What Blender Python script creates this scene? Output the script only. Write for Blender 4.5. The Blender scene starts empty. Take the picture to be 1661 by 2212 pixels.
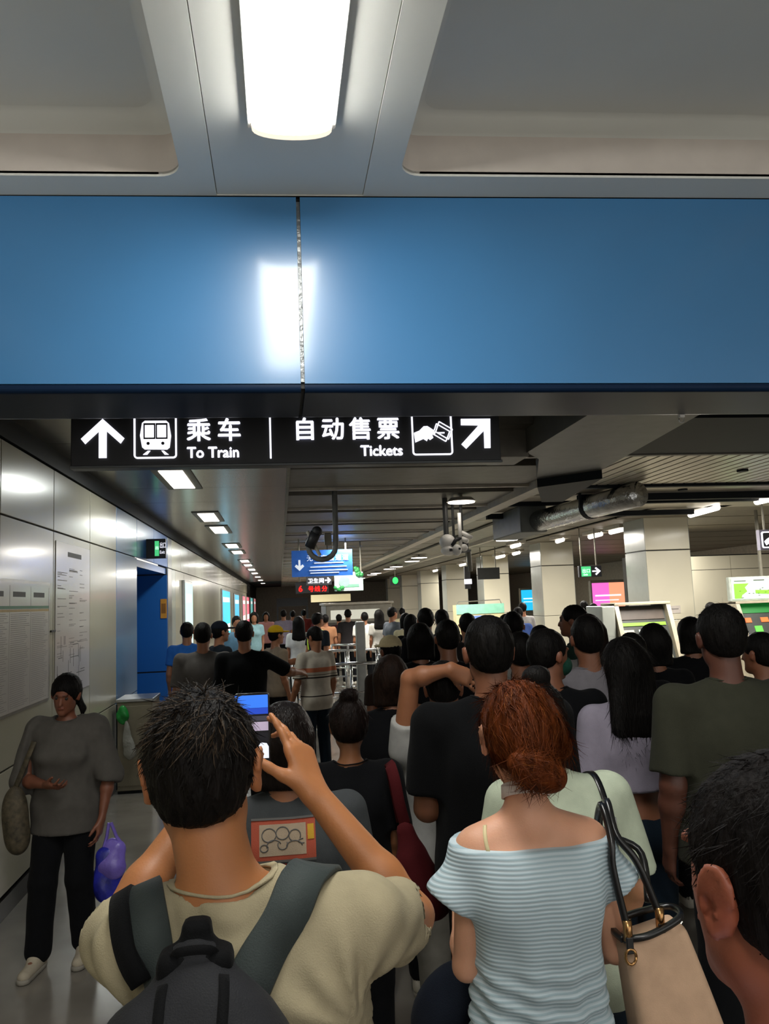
import bpy, bmesh, math, random
import numpy as np
from math import sin, cos, pi, radians, sqrt
from mathutils import Vector, Matrix

S = bpy.context.scene
C = S.collection
rnd = random.Random(7)
nr = np.random.RandomState(5)

# ---------------------------------------------------------------- camera
CAM_H = 1.87
_psi, _th, _r = radians(7.756), radians(6.384), radians(2.2)
_f = Vector((sin(_psi)*cos(_th), cos(_psi)*cos(_th), sin(_th)))
_R = Vector((cos(_psi), -sin(_psi), 0)); _U = _R.cross(_f)
_R2 = _R*cos(_r) - _U*sin(_r)
_U2 = _R*sin(_r) + _U*cos(_r)
cd = bpy.data.cameras.new('camera'); cam = bpy.data.objects.new('camera', cd); C.objects.link(cam)
M = Matrix((_R2, _U2, -_f)).transposed().to_4x4(); M.translation = (0, 0, CAM_H)
cam.matrix_world = M
cd.sensor_fit = 'HORIZONTAL'; cd.sensor_width = 36.0; cd.lens = 1700/1661*36.0
cd.clip_start = 0.02; cd.clip_end = 200
S.camera = cam

# ---------------------------------------------------------------- world, lights, exposure
w = bpy.data.worlds.new('world'); S.world = w; w.use_nodes = True
w.node_tree.nodes['Background'].inputs[0].default_value = (0.95, 0.92, 0.86, 1)
w.node_tree.nodes['Background'].inputs[1].default_value = 1.15  # uniform ambient fill added to brighten ceiling and backs through the open rear
S.view_settings.view_transform = 'Standard'; S.view_settings.look = 'None'
S.view_settings.gamma = 1; S.view_settings.use_curve_mapping = False
S.view_settings.exposure = 0.0

def area(name, loc, sx, sy, power, col=(1, .97, .92), down=True, rot=None, spread=180):
    l = bpy.data.lights.new(name, 'AREA'); l.shape = 'RECTANGLE'; l.size = sx; l.size_y = sy
    l.energy = power; l.color = col; l.spread = radians(spread)
    o = bpy.data.objects.new(name, l); C.objects.link(o); o.location = loc
    if rot: o.rotation_euler = rot
    return o
COOL = (.93, 1.0, .97); WARM = (1, .95, .86)


# downlights of the left walkway strip and the round lamps and tubes further in
for y in (7.9, 11.9, 13.4, 18, 24):
    area('walkway_glow', (-1.0, y, 3.12), .22, .9, 19, COOL)
for (x, y, p) in ((4.2, 13.8, 120), (4.35, 24, 200), (4.4, 33, 260), (1.4, 16, 150), (1.4, 27, 260), (1.4, 40, 750)):
    area('round_lamp_glow', (x, y, 3.06), .5, .5, p, WARM)
for y in (12.0, 17.0, 23.0, 30.0, 38):
    area('tube_glow', (8.6, y-.6, 3.05), .3, 1.5, 110, WARM)
for y in (11.2, 16.8, 23):
    area('tube_glow', (6.0, y, 3.05), .3, 1.5, 190, WARM)

# ---------------------------------------------------------------- materials
def lin(h):
    if isinstance(h, str):
        v = [int(h[i:i+2], 16)/255 for i in (0, 2, 4)]
        return tuple(c/12.92 if c <= .04045 else ((c+.055)/1.055)**2.4 for c in v)
    return h
_mats = {}
def mat(name, col, rough=.6, metal=0, var=.12, scale=8, bump=0, bscale=60, coat=0, emit=None, es=0, sss=0, spec=None, stretch=None, sheen=0):
    if name in _mats: return _mats[name]
    m = bpy.data.materials.new(name); m.use_nodes = True; nt = m.node_tree; n = nt.nodes; L = nt.links
    b = n['Principled BSDF']; c = lin(col)
    tc = n.new('ShaderNodeTexCoord'); mp = n.new('ShaderNodeMapping')
    if stretch: mp.inputs['Scale'].default_value = stretch
    L.new(tc.outputs['Object'], mp.inputs[0])
    no = n.new('ShaderNodeTexNoise'); no.inputs['Scale'].default_value = scale; no.inputs['Detail'].default_value = 3
    L.new(mp.outputs[0], no.inputs['Vector'])
    r = n.new('ShaderNodeValToRGB'); r.color_ramp.elements[0].position = .3; r.color_ramp.elements[1].position = .7
    r.color_ramp.elements[0].color = (*[x*(1-var) for x in c], 1); r.color_ramp.elements[1].color = (*[min(1, x*(1+var)) for x in c], 1)
    L.new(no.outputs['Fac'], r.inputs[0]); L.new(r.outputs[0], b.inputs['Base Color'])
    b.inputs['Roughness'].default_value = rough; b.inputs['Metallic'].default_value = metal
    if coat: b.inputs['Coat Weight'].default_value = coat; b.inputs['Coat Roughness'].default_value = .13
    if spec is not None: b.inputs['Specular IOR Level'].default_value = spec
    if sheen: b.inputs['Sheen Weight'].default_value = sheen
    if sss:
        b.inputs['Subsurface Weight'].default_value = sss; b.inputs['Subsurface Radius'].default_value = (.8, .25, .12); b.inputs['Subsurface Scale'].default_value = .008
    if bump:
        n2 = n.new('ShaderNodeTexNoise'); n2.inputs['Scale'].default_value = bscale; n2.inputs['Detail'].default_value = 3
        L.new(mp.outputs[0], n2.inputs['Vector'])
        bp = n.new('ShaderNodeBump'); bp.inputs['Strength'].default_value = bump; bp.inputs['Distance'].default_value = .01
        L.new(n2.outputs['Fac'], bp.inputs['Height']); L.new(bp.outputs[0], b.inputs['Normal'])
    if emit is not None:
        b.inputs['Emission Color'].default_value = (*lin(emit), 1); b.inputs['Emission Strength'].default_value = es
    _mats[name] = m; return m
def glow(name, col, es): return mat(name, col, .5, emit=col, es=es, var=.02)

def skin_mat(name, col):
    if name in _mats: return _mats[name]
    m = mat(name, col, .5, var=.06, scale=14, bump=.06, bscale=220, sss=.12)
    nt = m.node_tree; n = nt.nodes; L = nt.links; b = n['Principled BSDF']
    at = n.new('ShaderNodeAttribute'); at.attribute_name = 'tint'
    mx = n.new('ShaderNodeMix'); mx.data_type = 'RGBA'; mx.blend_type = 'MULTIPLY'; mx.inputs['Factor'].default_value = 1
    src = b.inputs['Base Color'].links[0].from_socket
    L.new(src, mx.inputs['A']); L.new(at.outputs['Color'], mx.inputs['B']); L.new(mx.outputs['Result'], b.inputs['Base Color'])
    return m
def hair_mat(name, col, rough=.55):
    return mat(name, col, rough, var=.45, scale=60, stretch=(1, 1, .18), bump=.5, bscale=160, spec=.10)
def cloth(name, col, **k):
    a = dict(rough=.9, var=.07, scale=25, bump=.25, bscale=420, sheen=.02, spec=.12); a.update(k)
    return mat(name, col, **a)

def stripes_mat(name, base, bands, rough=.85, bump=.2):
    """horizontal bands given in object z (sharp edges), bands = [(z0, z1, colour)]"""
    m = cloth(name, base, rough=rough); nt = m.node_tree; n = nt.nodes; L = nt.links; b = n['Principled BSDF']
    tc = n.new('ShaderNodeTexCoord'); sp = n.new('ShaderNodeSeparateXYZ'); L.new(tc.outputs['Object'], sp.inputs[0])
    src = b.inputs['Base Color'].links[0].from_socket
    for z0, z1, c in bands:
        g = n.new('ShaderNodeMath'); g.operation = 'COMPARE'; g.inputs[1].default_value = (z0+z1)/2; g.inputs[2].default_value = (z1-z0)/2
        L.new(sp.outputs['Z'], g.inputs[0])
        mx = n.new('ShaderNodeMix'); mx.data_type = 'RGBA'; L.new(g.outputs[0], mx.inputs['Factor']); L.new(src, mx.inputs['A'])
        mx.inputs['B'].default_value = (*lin(c), 1); src = mx.outputs['Result']
    L.new(src, b.inputs['Base Color']); return m

def rib_mat(name, base, dark, freq=58):
    m = cloth(name, base, rough=.8, var=.04); nt = m.node_tree; n = nt.nodes; L = nt.links; b = n['Principled BSDF']
    tc = n.new('ShaderNodeTexCoord'); wv = n.new('ShaderNodeTexWave'); wv.bands_direction = 'Z'; wv.inputs['Scale'].default_value = freq/6.283*1.0
    wv.inputs['Distortion'].default_value = .5; wv.inputs['Detail'].default_value = 1; wv.inputs['Detail Scale'].default_value = .3
    L.new(tc.outputs['Object'], wv.inputs[0])
    mx = n.new('ShaderNodeMix'); mx.data_type = 'RGBA'
    r = n.new('ShaderNodeMapRange'); r.inputs[1].default_value = .35; r.inputs[2].default_value = .75
    L.new(wv.outputs['Fac'], r.inputs[0]); L.new(r.outputs[0], mx.inputs['Factor'])
    mx.inputs['A'].default_value = (*lin(base), 1); mx.inputs['B'].default_value = (*lin(dark), 1)
    L.new(mx.outputs['Result'], b.inputs['Base Color'])
    bp = n.new('ShaderNodeBump'); bp.inputs['Strength'].default_value = .3; bp.inputs['Distance'].default_value = .004
    L.new(wv.outputs['Fac'], bp.inputs['Height']); L.new(bp.outputs[0], b.inputs['Normal'])
    return m

# ---------------------------------------------------------------- generic builders
def tag(o, label=None, cat=None, group=None, kind=None):
    if label: o['label'] = label
    if cat: o['category'] = cat
    if group: o['group'] = group
    if kind: o['kind'] = kind
    return o
def thing(name, label, cat, loc=(0, 0, 0), rz=0, group=None):
    o = bpy.data.objects.new(name, None); C.objects.link(o); o.location = loc; o.rotation_euler = (0, 0, rz)
    o.empty_display_size = .1
    return tag(o, label, cat, group)
def link(name, me, m=None, parent=None, smooth=False, world=False):
    if m is not None and len(me.materials) == 0: me.materials.append(m)
    if smooth: me.polygons.foreach_set('use_smooth', [True]*len(me.polygons))
    o = bpy.data.objects.new(name, me); C.objects.link(o)
    if parent is not None:
        o.parent = parent
        if world:
            T = Matrix.Translation(parent.location) @ Matrix.Rotation(parent.rotation_euler[2], 4, 'Z')
            if parent.parent is None: o.matrix_parent_inverse = T.inverted()
            else:
                P = parent.parent; T2 = Matrix.Translation(P.location) @ Matrix.Rotation(P.rotation_euler[2], 4, 'Z')
                o.matrix_parent_inverse = Matrix() if parent.matrix_parent_inverse != Matrix() or P.type == 'EMPTY' else T2.inverted()
    return o
class MB:
    """collects shapes into one mesh"""
    def __init__(s): s.b = bmesh.new()
    def box(s, x0, x1, y0, y1, z0, z1, bev=0):
        r = bmesh.ops.create_cube(s.b, size=1)['verts']
        for v in r: v.co = Vector(((x0+x1)/2+v.co.x*(x1-x0), (y0+y1)/2+v.co.y*(y1-y0), (z0+z1)/2+v.co.z*(z1-z0)))
        if bev:
            es = list({e for v in r for e in v.link_edges}); bmesh.ops.bevel(s.b, geom=es, offset=bev, segments=2, affect='EDGES', profile=.5)
        return s
    def tube(s, pts, r, seg=10, caps=True, r2=None):
        pts = [Vector(p) for p in pts]; rings = []; n = len(pts); up = None
        for i, p in enumerate(pts):
            d = (pts[min(i+1, n-1)]-pts[max(i-1, 0)]).normalized()
            a = up if up is not None else (Vector((0, 0, 1)) if abs(d.z) < .9 else Vector((1, 0, 0)))
            u = (a-d*a.dot(d)).normalized(); up = u; v = d.cross(u)
            rr = r if r2 is None else r+(r2-r)*i/(n-1)
            rings.append([s.b.verts.new(p+(u*cos(2*pi*k/seg)+v*sin(2*pi*k/seg))*rr) for k in range(seg)])
        for a, b in zip(rings, rings[1:]):
            for k in range(seg): s.b.faces.new((a[k], a[(k+1) % seg], b[(k+1) % seg], b[k]))
        if caps: s.b.faces.new(rings[0][::-1]); s.b.faces.new(rings[-1])
        return s
    def disc(s, c, r, h, seg=24, r2=None):
        x, y, z = c; r2 = r if r2 is None else r2
        a = [s.b.verts.new((x+r*cos(2*pi*k/seg), y+r*sin(2*pi*k/seg), z)) for k in range(seg)]
        b = [s.b.verts.new((x+r2*cos(2*pi*k/seg), y+r2*sin(2*pi*k/seg), z+h)) for k in range(seg)]
        for k in range(seg): s.b.faces.new((a[k], a[(k+1) % seg], b[(k+1) % seg], b[k]))
        s.b.faces.new(a[::-1]); s.b.faces.new(b); return s
    def sphere(s, c, r, seg=16):
        vs = bmesh.ops.create_uvsphere(s.b, u_segments=seg, v_segments=seg//2+2, radius=1)['verts']
        r = r if isinstance(r, (tuple, list)) else (r, r, r)
        for v in vs: v.co = Vector((c[0]+v.co.x*r[0], c[1]+v.co.y*r[1], c[2]+v.co.z*r[2]))
        return s
    def prism(s, poly, y0, y1, plane='xz'):
        """extrude polygon (list of (a,b)) between y0 and y1"""
        def P(a, b, t): return (a, t, b) if plane == 'xz' else ((t, a, b) if plane == 'yz' else (a, b, t))
        A = [s.b.verts.new(P(a, b, y0)) for a, b in poly]; B = [s.b.verts.new(P(a, b, y1)) for a, b in poly]
        n = len(A)
        for k in range(n): s.b.faces.new((A[k], A[(k+1) % n], B[(k+1) % n], B[k]))
        s.b.faces.new(A[::-1]); s.b.faces.new(B); return s
    def mesh(s, name):
        bmesh.ops.recalc_face_normals(s.b, faces=s.b.faces)
        me = bpy.data.meshes.new(name); s.b.to_mesh(me); s.b.free(); return me
    def build(s, name, m, parent=None, smooth=False, world=True):
        return link(name, s.mesh(name), m, parent, smooth, world)
def struct(name, mb, m, parent=None, smooth=False):
    o = mb.build(name, m, parent, smooth)
    if parent is None: o['kind'] = 'structure'
    return o
def bx(*a, bev=0): return MB().box(*a, bev=bev)

def text(name, body, size, m, loc, parent, rot=(pi/2, 0, 0), extrude=.002, offset=0, align='LEFT', sx=1):
    c = bpy.data.curves.new(name, 'FONT'); c.body = body; c.size = size; c.extrude = extrude; c.offset = offset
    c.align_x = align; c.resolution_u = 3; c.materials.append(m)
    o = bpy.data.objects.new(name, c); C.objects.link(o)
    dg = bpy.context.evaluated_depsgraph_get(); me = bpy.data.meshes.new_from_object(o.evaluated_get(dg)); bpy.data.objects.remove(o)
    me.name = name
    if len(me.materials) == 0: me.materials.append(m)
    R = Matrix.Translation(loc) @ Matrix.Rotation(rot[2], 4, 'Z') @ Matrix.Rotation(rot[1], 4, 'Y') @ Matrix.Rotation(rot[0], 4, 'X') @ Matrix.Diagonal((sx, 1, 1, 1))
    me.transform(R)
    return link(name, me, None, parent, world=True)
def curve_plate(name, outers, holes, z, th, m, parent=None, world=True):
    """flat plate in xy with holes"""
    c = bpy.data.curves.new(name, 'CURVE'); c.dimensions = '2D'; c.fill_mode = 'BOTH'; c.extrude = th/2
    for lp in outers+holes:
        sp = c.splines.new('POLY'); sp.points.add(len(lp)-1); sp.use_cyclic_u = True
        for p, q in zip(sp.points, lp): p.co = (q[0], q[1], 0, 1)
    o = bpy.data.objects.new(name, c); C.objects.link(o)
    dg = bpy.context.evaluated_depsgraph_get(); me = bpy.data.meshes.new_from_object(o.evaluated_get(dg)); bpy.data.objects.remove(o)
    me.transform(Matrix.Translation((0, 0, z+th/2)))
    return link(name, me, m, parent, world=world)
def rrect(x0, x1, y0, y1, r, seg=6):
    P = []
    for cx, cy, a in ((x1-r, y1-r, 0), (x0+r, y1-r, 90), (x0+r, y0+r, 180), (x1-r, y0+r, 270)):
        for k in range(seg+1):
            t = radians(a+90*k/seg); P.append((cx+r*cos(t), cy+r*sin(t)))
    return P

# ================================================================ STRUCTURE
m_floor = mat('polished_granite_floor', '7f7a72', .16, var=.18, scale=2.2, coat=.25, bump=.02, bscale=300)
m_wall = mat('enamel_wall_panel', 'aba793', .27, var=.04, scale=1.1, coat=.3, bump=.02, bscale=3)
m_groove = mat('dark_joint', '15140f', .6)
m_blue = mat('glossy_blue_panel', '3f7cb0', .30, var=.05, scale=1.3, coat=.6)
m_bluedeep = mat('deep_blue_panel', '1f5fa8', .3, var=.05, scale=1.3, coat=.3)
m_ceilwhite = mat('white_ceiling_sheet', 'e9eae4', .62, var=.03, scale=1.5)
m_coffer = mat('coffer_sheet', 'dedfd9', .40, var=.05, scale=1.2)
m_coffside = mat('coffer_side_sheet', 'd6cdc4', .5, var=.04)
m_strip = mat('brushed_ceiling_strip', '8d8b84', .22, metal=.75, var=.08, scale=3, stretch=(1, 6, 1))
m_baffle = mat('grey_baffle_sheet', '6c675e', .5, metal=.1)
m_lip = mat('pale_baffle_lip', 'b5aea0', .45)
m_black = mat('black_plenum', '0b0b0b', .9)
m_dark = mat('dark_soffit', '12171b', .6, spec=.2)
m_steel = mat('brushed_steel', 'a9abab', .28, metal=.95, var=.1, scale=12)
m_dull = mat('dull_grey_sheet', '777467', .5, metal=.1)
m_col = mat('cream_column_panel', 'd9d3bd', .32, var=.03, scale=1.2, coat=.2)
m_colside = mat('grey_column_panel', 'a3a79f', .25, var=.03, coat=.3)
m_slat = mat('metal_ceiling_slat', 'b0a898', .33, metal=.5, var=.1)
m_signblack = mat('black_sign_face', '212226', .5, var=.05)
m_signedge = mat('grey_sign_edge', '55585a', .4, metal=.6)
m_white_glow = glow('lit_white', 'f3f3ff', 1.15)
m_lamp = glow('lamp_diffuser', 'fffdf6', 29.0)
m_lamp2 = glow('downlight_diffuser', 'fff6ea', 5.0)
m_rim = glow('lamp_end_rim', 'ffe9cf', 1.1)

struct('floor', bx(-2.7, 16, -4, 70, -.1, 0), m_floor)
struct('ceiling', bx(-2.7, 16, -4, 70, 3.95, 4.1), m_black)

# ---- left wall: enamel panels with recessed joints
wl = struct('wall_left', bx(-1.9, -1.775, -4, 10.1, 0, 3.13), m_groove)
_pw = {}
def wpanel(y0, y1, z0, z1, m, parent, x=-1.75, t=.022, g=.006, name='wall_panel'):
    key = (round(y1-y0, 3), round(z1-z0, 3), m.name, t)
    if key not in _pw:
        _pw[key] = MB().box(-t, 0, g, y1-y0-g, g, z1-z0-g, bev=.003).mesh(name); _pw[key].materials.append(m)
    o = bpy.data.objects.new(name, _pw[key]); C.objects.link(o); o.parent = parent
    o.location = (x, y0, z0); return o
ys = [-.75+1.2*k for k in range(8)]
for a in ys:
    b = a+1.2
    for z0, z1 in ((.13, .89), (.89, 2.51), (2.51, 3.0)):
        wpanel(a, b, z0, z1, m_wall, wl)
for z0, z1 in ((.0, .89), (.89, 2.51), (2.51, 3.0)):
    wpanel(8.85, 10.1, z0, z1, m_blue, wl)
struct('baseboard_left', bx(-1.78, -1.735, -4, 8.84, 0, .12), mat('dark_kick_plate', '1b1a18', .3, metal=.4))
struct('shade_strip_1', bx(-1.80, -1.735, -4, 60, 3.005, 3.18), m_dark)  # dark strip standing in for the shading along the wall top
# alcove
al = struct('wall_alcove', bx(-2.75, -2.6, 10.1, 12.8, 0, 3.13), m_bluedeep)
MB().box(-2.7, -1.775, 9.98, 10.1, 0, 2.5).build('return_panel', m_bluedeep, al)
for z0, z1 in ((0, .89), (.9, 2.40)):
    bx(-2.6, -1.76, 12.8, 12.82, z0+.006, z1-.006).build('return_panel', m_bluedeep, al)
bx(-2.6, -1.78, 12.815, 12.9, 0, 2.5).build('backing', m_groove, al)
bx(-2.6, -1.78, 10.1, 12.8, 2.41, 2.50).build('soffit', m_bluedeep, al)
for k in range(2): wpanel(10.1+1.35*k, 11.45+1.35*k, 2.51, 3.0, m_bluedeep, al)
# far left wall
wf = struct('wall_left_far', bx(-1.9, -1.775, 12.82, 60, 0, 3.13), m_groove)
wpanel(12.84, 13.3, 0, 2.51, m_steel, wf); wpanel(12.84, 13.3, 2.51, 3.0, m_steel, wf)
wpanel(13.3, 13.75, 0, 2.51, m_colside, wf)
y = 13.75
wpanel(13.3, 14.5, 2.51, 3.0, m_wall, wf)
for k in range(24):
    if k % 2 == 0 or k > 4: wpanel(13.75+1.2*k, 14.95+1.2*k, .13, 2.51, m_wall, wf)
    else: wpanel(13.75+1.2*k, 14.95+1.2*k, .13, 2.51, m_wall, wf)
    wpanel(14.5+1.2*k, 15.7+1.2*k, 2.51, 3.0, m_wall, wf)
# end wall and right walls
we = struct('wall_end', bx(-2.7, 16, 60, 60.2, 0, 4), mat('far_wall', 'a8a190', .6))
struct('wall_right', bx(15.5, 15.7, -4, 60, 0, 4), mat('right_wall', 'b5ae9a', .5))
wr = struct('wall_ticket_hall', bx(7.8, 15.5, 17.06, 17.2, 0, 2.62), m_groove)
for k in range(6):
    for z0, z1 in ((0, 2.28), (2.28, 2.6)):
        bx(7.85+1.25*k+.006, 7.85+1.25*(k+1)-.006, 17.03, 17.06, z0+.006, z1-.006).build('wall_panel', m_col, wr)

# ---- ceiling over the camera: plate with two coffers
cp = tag(curve_plate('ceiling_near', [[(-1.75, -2), (9, -2), (9, 3.25), (-1.75, 3.25)]],
    [rrect(-1.68, -.357, -1.2, 3.10, .09), rrect(.535, 2.6, -1.2, 3.08, .09), rrect(-.2285, .4015, -1.9, 3.245, .004, 1)], 3.62, .02, m_ceilwhite), kind='structure')
bx(-.225, .398, -.6, 3.24, 3.623, 3.64).build('ceiling_panel', m_ceilwhite, cp)
bx(-.225, .398, -1.9, -.606, 3.623, 3.64).build('ceiling_panel', m_ceilwhite, cp)
bx(-.24, .415, -1.95, 3.25, 3.642, 3.66).build('backing', m_groove, cp)
def coffer(x0, x1, y0, y1):
    b = bmesh.new(); lp = rrect(x0, x1, y0, y1, .09)
    def ring(z, ins=0):
        cx, cy = (x0+x1)/2, (y0+y1)/2
        return [b.verts.new((cx+(p[0]-cx)*(1-ins/((x1-x0)/2)), cy+(p[1]-cy)*(1-ins/((y1-y0)/2)), z)) for p in lp]
    R = [ring(3.63), ring(3.80), ring(3.80, .03), ring(3.85, .055), ring(3.86, .09)]; n = len(lp)
    mats = [0, 1, 1, 1]
    for (A, B), mi in zip(zip(R, R[1:]), mats):
        for k in range(n):
            f = b.faces.new((A[k], A[(k+1) % n], B[(k+1) % n], B[k])); f.material_index = mi; f.smooth = True
    f = b.faces.new(R[-1]); f.material_index = 1
    me = bpy.data.meshes.new('coffer'); b.to_mesh(me); b.free(); me.materials.append(m_coffside); me.materials.append(m_coffer)
    return link('coffer', me, None, cp, world=True)
coffer(-1.68, -.357, -1.2, 3.10); coffer(.535, 2.6, -1.2, 3.08)

def trough(y0, y1, label, x=.083):
    t = thing('ceiling_light', label, 'light', (x, y1, 3.62))
    def arc(W, sag, z, k0=0): return [(x+W*cos(pi*k/16), z-sag*max(0, sin(pi*k/16))**.7) for k in range(17)]
    bx(x-.10, x+.10, y0+.05, y1-.05, 3.602, 3.621).build('housing', mat('lamp_frame', 'd9d9d4', .4), t)
    MB().prism(arc(.147, .05, 3.600), y0, y1-.03).build('diffuser', m_lamp, t)
    MB().prism(arc(.147, .05, 3.600), y1-.03, y1).build('end_rim', m_rim, t)
    bx(x-.160, x+.160, y0, y1+.004, 3.597, 3.606, bev=.002).build('frame', mat('lamp_frame', 'd9d9d4', .4), t)
trough(.9, 2.72, 'long white ceiling light trough in front of the blue beam')
trough(-2.5, -.62, 'ceiling light trough behind the viewer, next in line after the one in view')

# ---- blue cross beam
bm_ = struct('beam_blue', bx(-1.75, 9, 3.275, 3.74, 2.775, 3.62), m_groove)
def bpanel(x0, x1):
    P = [(3.25, 3.618), (3.25, 2.775)]
    MB().prism([(3.25, 2.79), (3.25, 3.615), (3.27, 3.615), (3.27, 2.79)], x0, x1, 'yz').build('beam_panel', m_blue, bm_)
    r = .022
    pr = [(3.252+r-r*cos(t), 2.786-r*sin(t)-.010) for t in [pi/2*k/5 for k in range(6)]]
    pr = [(3.252, 2.786)]+pr+[(3.70, 2.754), (3.735, 2.76), (3.765, 2.785), (3.765, 2.80), (3.3, 2.80)]
    MB().prism(pr, x0, x1, 'yz').build('beam_underside', m_bshade, bm_)
m_bshade = mat('blue_panel_shaded_underside', '14263f', .35, spec=.08, var=.05)  # same blue paint as the face, with the underside's shade put into the colour
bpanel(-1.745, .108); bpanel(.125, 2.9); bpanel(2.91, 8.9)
bx(.109, .124, 3.262, 3.274, 2.8, 3.6).build('sealant', mat('grey_sealant', '7b7f80', .35, metal=.5, bump=.8, bscale=30), bm_)

# ---- sign under the beam
sg = thing('direction_sign', 'black hanging sign reading To Train and Tickets under the blue beam', 'sign', (.09, 4.33, 2.62))
MB().box(-1.085, 1.27, 4.30, 4.38, 2.635, 3.1, bev=.006).build('panel', m_signblack, sg)
bx(-1.09, 1.275, 4.293, 4.387, 2.625, 2.64, bev=.004).build('lower_rail', m_signedge, sg)
for x in (-.6, .8): MB().tube([(x, 4.34, 3.1), (x, 4.34, 3.95)], .015).build('hanger', m_signedge, sg)
def plate(name, poly, m, parent, y=4.297, t=.006):
    return MB().prism(poly, y-t, y+.004).build(name, m, parent)
G = m_white_glow
# left half: up arrow, train pictogram, characters
plate('arrow', [(-.939, 2.68), (-.899, 2.68), (-.899, 2.825), (-.827, 2.757), (-.807, 2.786), (-.919, 2.893), (-1.031, 2.784), (-1.009, 2.756), (-.939, 2.825)], G, sg)
def boxline(x0, x1, z0, z1, parent, th=.009, r=.02):
    o = rrect(x0, x1, z0, z1, r); i = rrect(x0+th, x1-th, z0+th, z1-th, r-th)
    b = bmesh.new(); n = len(o)
    A = [[b.verts.new((p[0], yy, p[1])) for p in lp] for yy in (4.291, 4.30) for lp in (o, i)]
    for k in range(n):
        q = (k+1) % n
        b.faces.new((A[0][k], A[0][q], A[1][q], A[1][k])); b.faces.new((A[0][k], A[0][q], A[2][q], A[2][k])); b.faces.new((A[1][k], A[1][q], A[3][q], A[3][k]))
    bmesh.ops.recalc_face_normals(b, faces=b.faces)
    me = bpy.data.meshes.new('pictogram_frame'); b.to_mesh(me); b.free()
    return link('pictogram_frame', me, G, parent, world=True)
boxline(-.759, -.533, 2.673, 2.93, sg)
tr = plate('train_pictogram', [(-.70, 2.88), (-.715, 2.868), (-.726, 2.799), (-.715, 2.735), (-.702, 2.724), (-.584, 2.722), (-.571, 2.733), (-.563, 2.797), (-.574, 2.867), (-.588, 2.88)], G, sg)
for x0, x1 in ((-.700, -.652), (-.636, -.588)):
    bx(x0-.007, x1+.007, 4.289, 4.295, 2.779, 2.866).build('pictogram_window', m_signblack, tr)
    bx(x0, x1, 4.287, 4.292, 2.787, 2.856, bev=.002).build('pictogram_pane', G, tr)
for x in (-.683, -.606):
    MB().tube([(x, 4.288, 2.755), (x, 4.296, 2.755)], .0085, 14).build('pictogram_headlight', m_signblack, tr)
for p in ([(-.685, 2.716), (-.672, 2.716), (-.689, 2.695), (-.711, 2.695)], [(-.615, 2.716), (-.602, 2.716), (-.576, 2.694), (-.598, 2.694)]):
    plate('track_pictogram', p, G, sg)
def bold(body, size, x, z, parent, y=4.295, d=.003, sx=1, align='LEFT', name='lettering', m=None, ext=.003, pitch=None):
    """thick strokes: the characters twice, a hair apart"""
    for i, (dx, dz) in enumerate(((0, 0), (d, 0), (d/2, d*.7))):
        if pitch:
            for k, ch in enumerate(body): text(name, ch, size, m or G, (x+dx+k*pitch, y-.001*i, z+dz), parent, extrude=ext, sx=sx)
        else: text(name, body, size, m or G, (x+dx, y-.001*i, z+dz), parent, extrude=ext, align=align, sx=sx)
bold('乘车', .133, -.486, 2.776, sg, pitch=.163, d=.006)
bold('To Train', .083, -.482, 2.674, sg, d=.005, sx=.94)
bx(-.037, -.027, 4.291, 4.30, 2.664, 2.90, bev=.003).build('divider', G, sg)
bold('自动售票', .133, .088, 2.776, sg, pitch=.1555, d=.006)
bold('Tickets', .083, .70, 2.672, sg, d=.005, align='RIGHT', sx=.98)
boxline(.757, .99, 2.671, 2.93, sg)
hd = plate('hand_pictogram', [(.77, 2.80), (.80, 2.812), (.826, 2.837), (.848, 2.838), (.878, 2.818), (.893, 2.80), (.890, 2.788), (.872, 2.79), (.879, 2.770), (.861, 2.758), (.850, 2.768), (.842, 2.752), (.823, 2.765), (.776, 2.745)], G, sg)
for dx, dz in ((0, 0), (.016, .012)):
    q = [(.90+dx, 2.851+dz), (.975+dx, 2.806+dz), (.95+dx, 2.748+dz), (.878+dx, 2.792+dz)]
    for a, b in zip(q, q[1:]+q[:1]): MB().tube([(a[0], 4.292, a[1]), (b[0], 4.292, b[1])], .0035, 6).build('ticket_pictogram', G, sg)
bx(.905, .945, 4.29, 4.297, 2.795, 2.802).build('ticket_pictogram', G, sg)
plate('arrow', [(1.044, 2.878), (1.215, 2.878), (1.208, 2.708), (1.173, 2.708), (1.175, 2.808), (1.067, 2.705), (1.04, 2.732), (1.145, 2.840), (1.043, 2.842)], G, sg)

# ================================================================ ceiling beyond the beam
cs = tag(bx(-1.75, .10, 3.77, 60, 3.17, 3.2).build('ceiling_walkway', m_black), kind='structure')
st_me = MB().box(-1.742, .095, .004, 1.196, 3.15, 3.165).mesh('ceiling_panel'); st_me.materials.append(m_strip)
lx = (7.4, 8.5), (10.9, 11.9), (12.8, 13.9), (16.5, 17.5), (18.6, 19.6), (22.5, 23.5), (24.9, 25.9), (28.1, 29.2), (31.5, 32.6), (36, 37), (41, 42), (47, 48)
for k in range(34):
    o = bpy.data.objects.new('ceiling_panel', st_me); C.objects.link(o); o.parent = cs; o.location = (0, 3.78+1.2*k, 0)
bx(.095, .125, 3.77, 60, 3.12, 3.5).build('edge_trim', m_dull, cs)
words = ['nearest the black sign', 'second from the black sign', 'third from the black sign', 'fourth from the black sign', 'fifth from the black sign', 'sixth from the black sign', 'seventh from the black sign']
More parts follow.
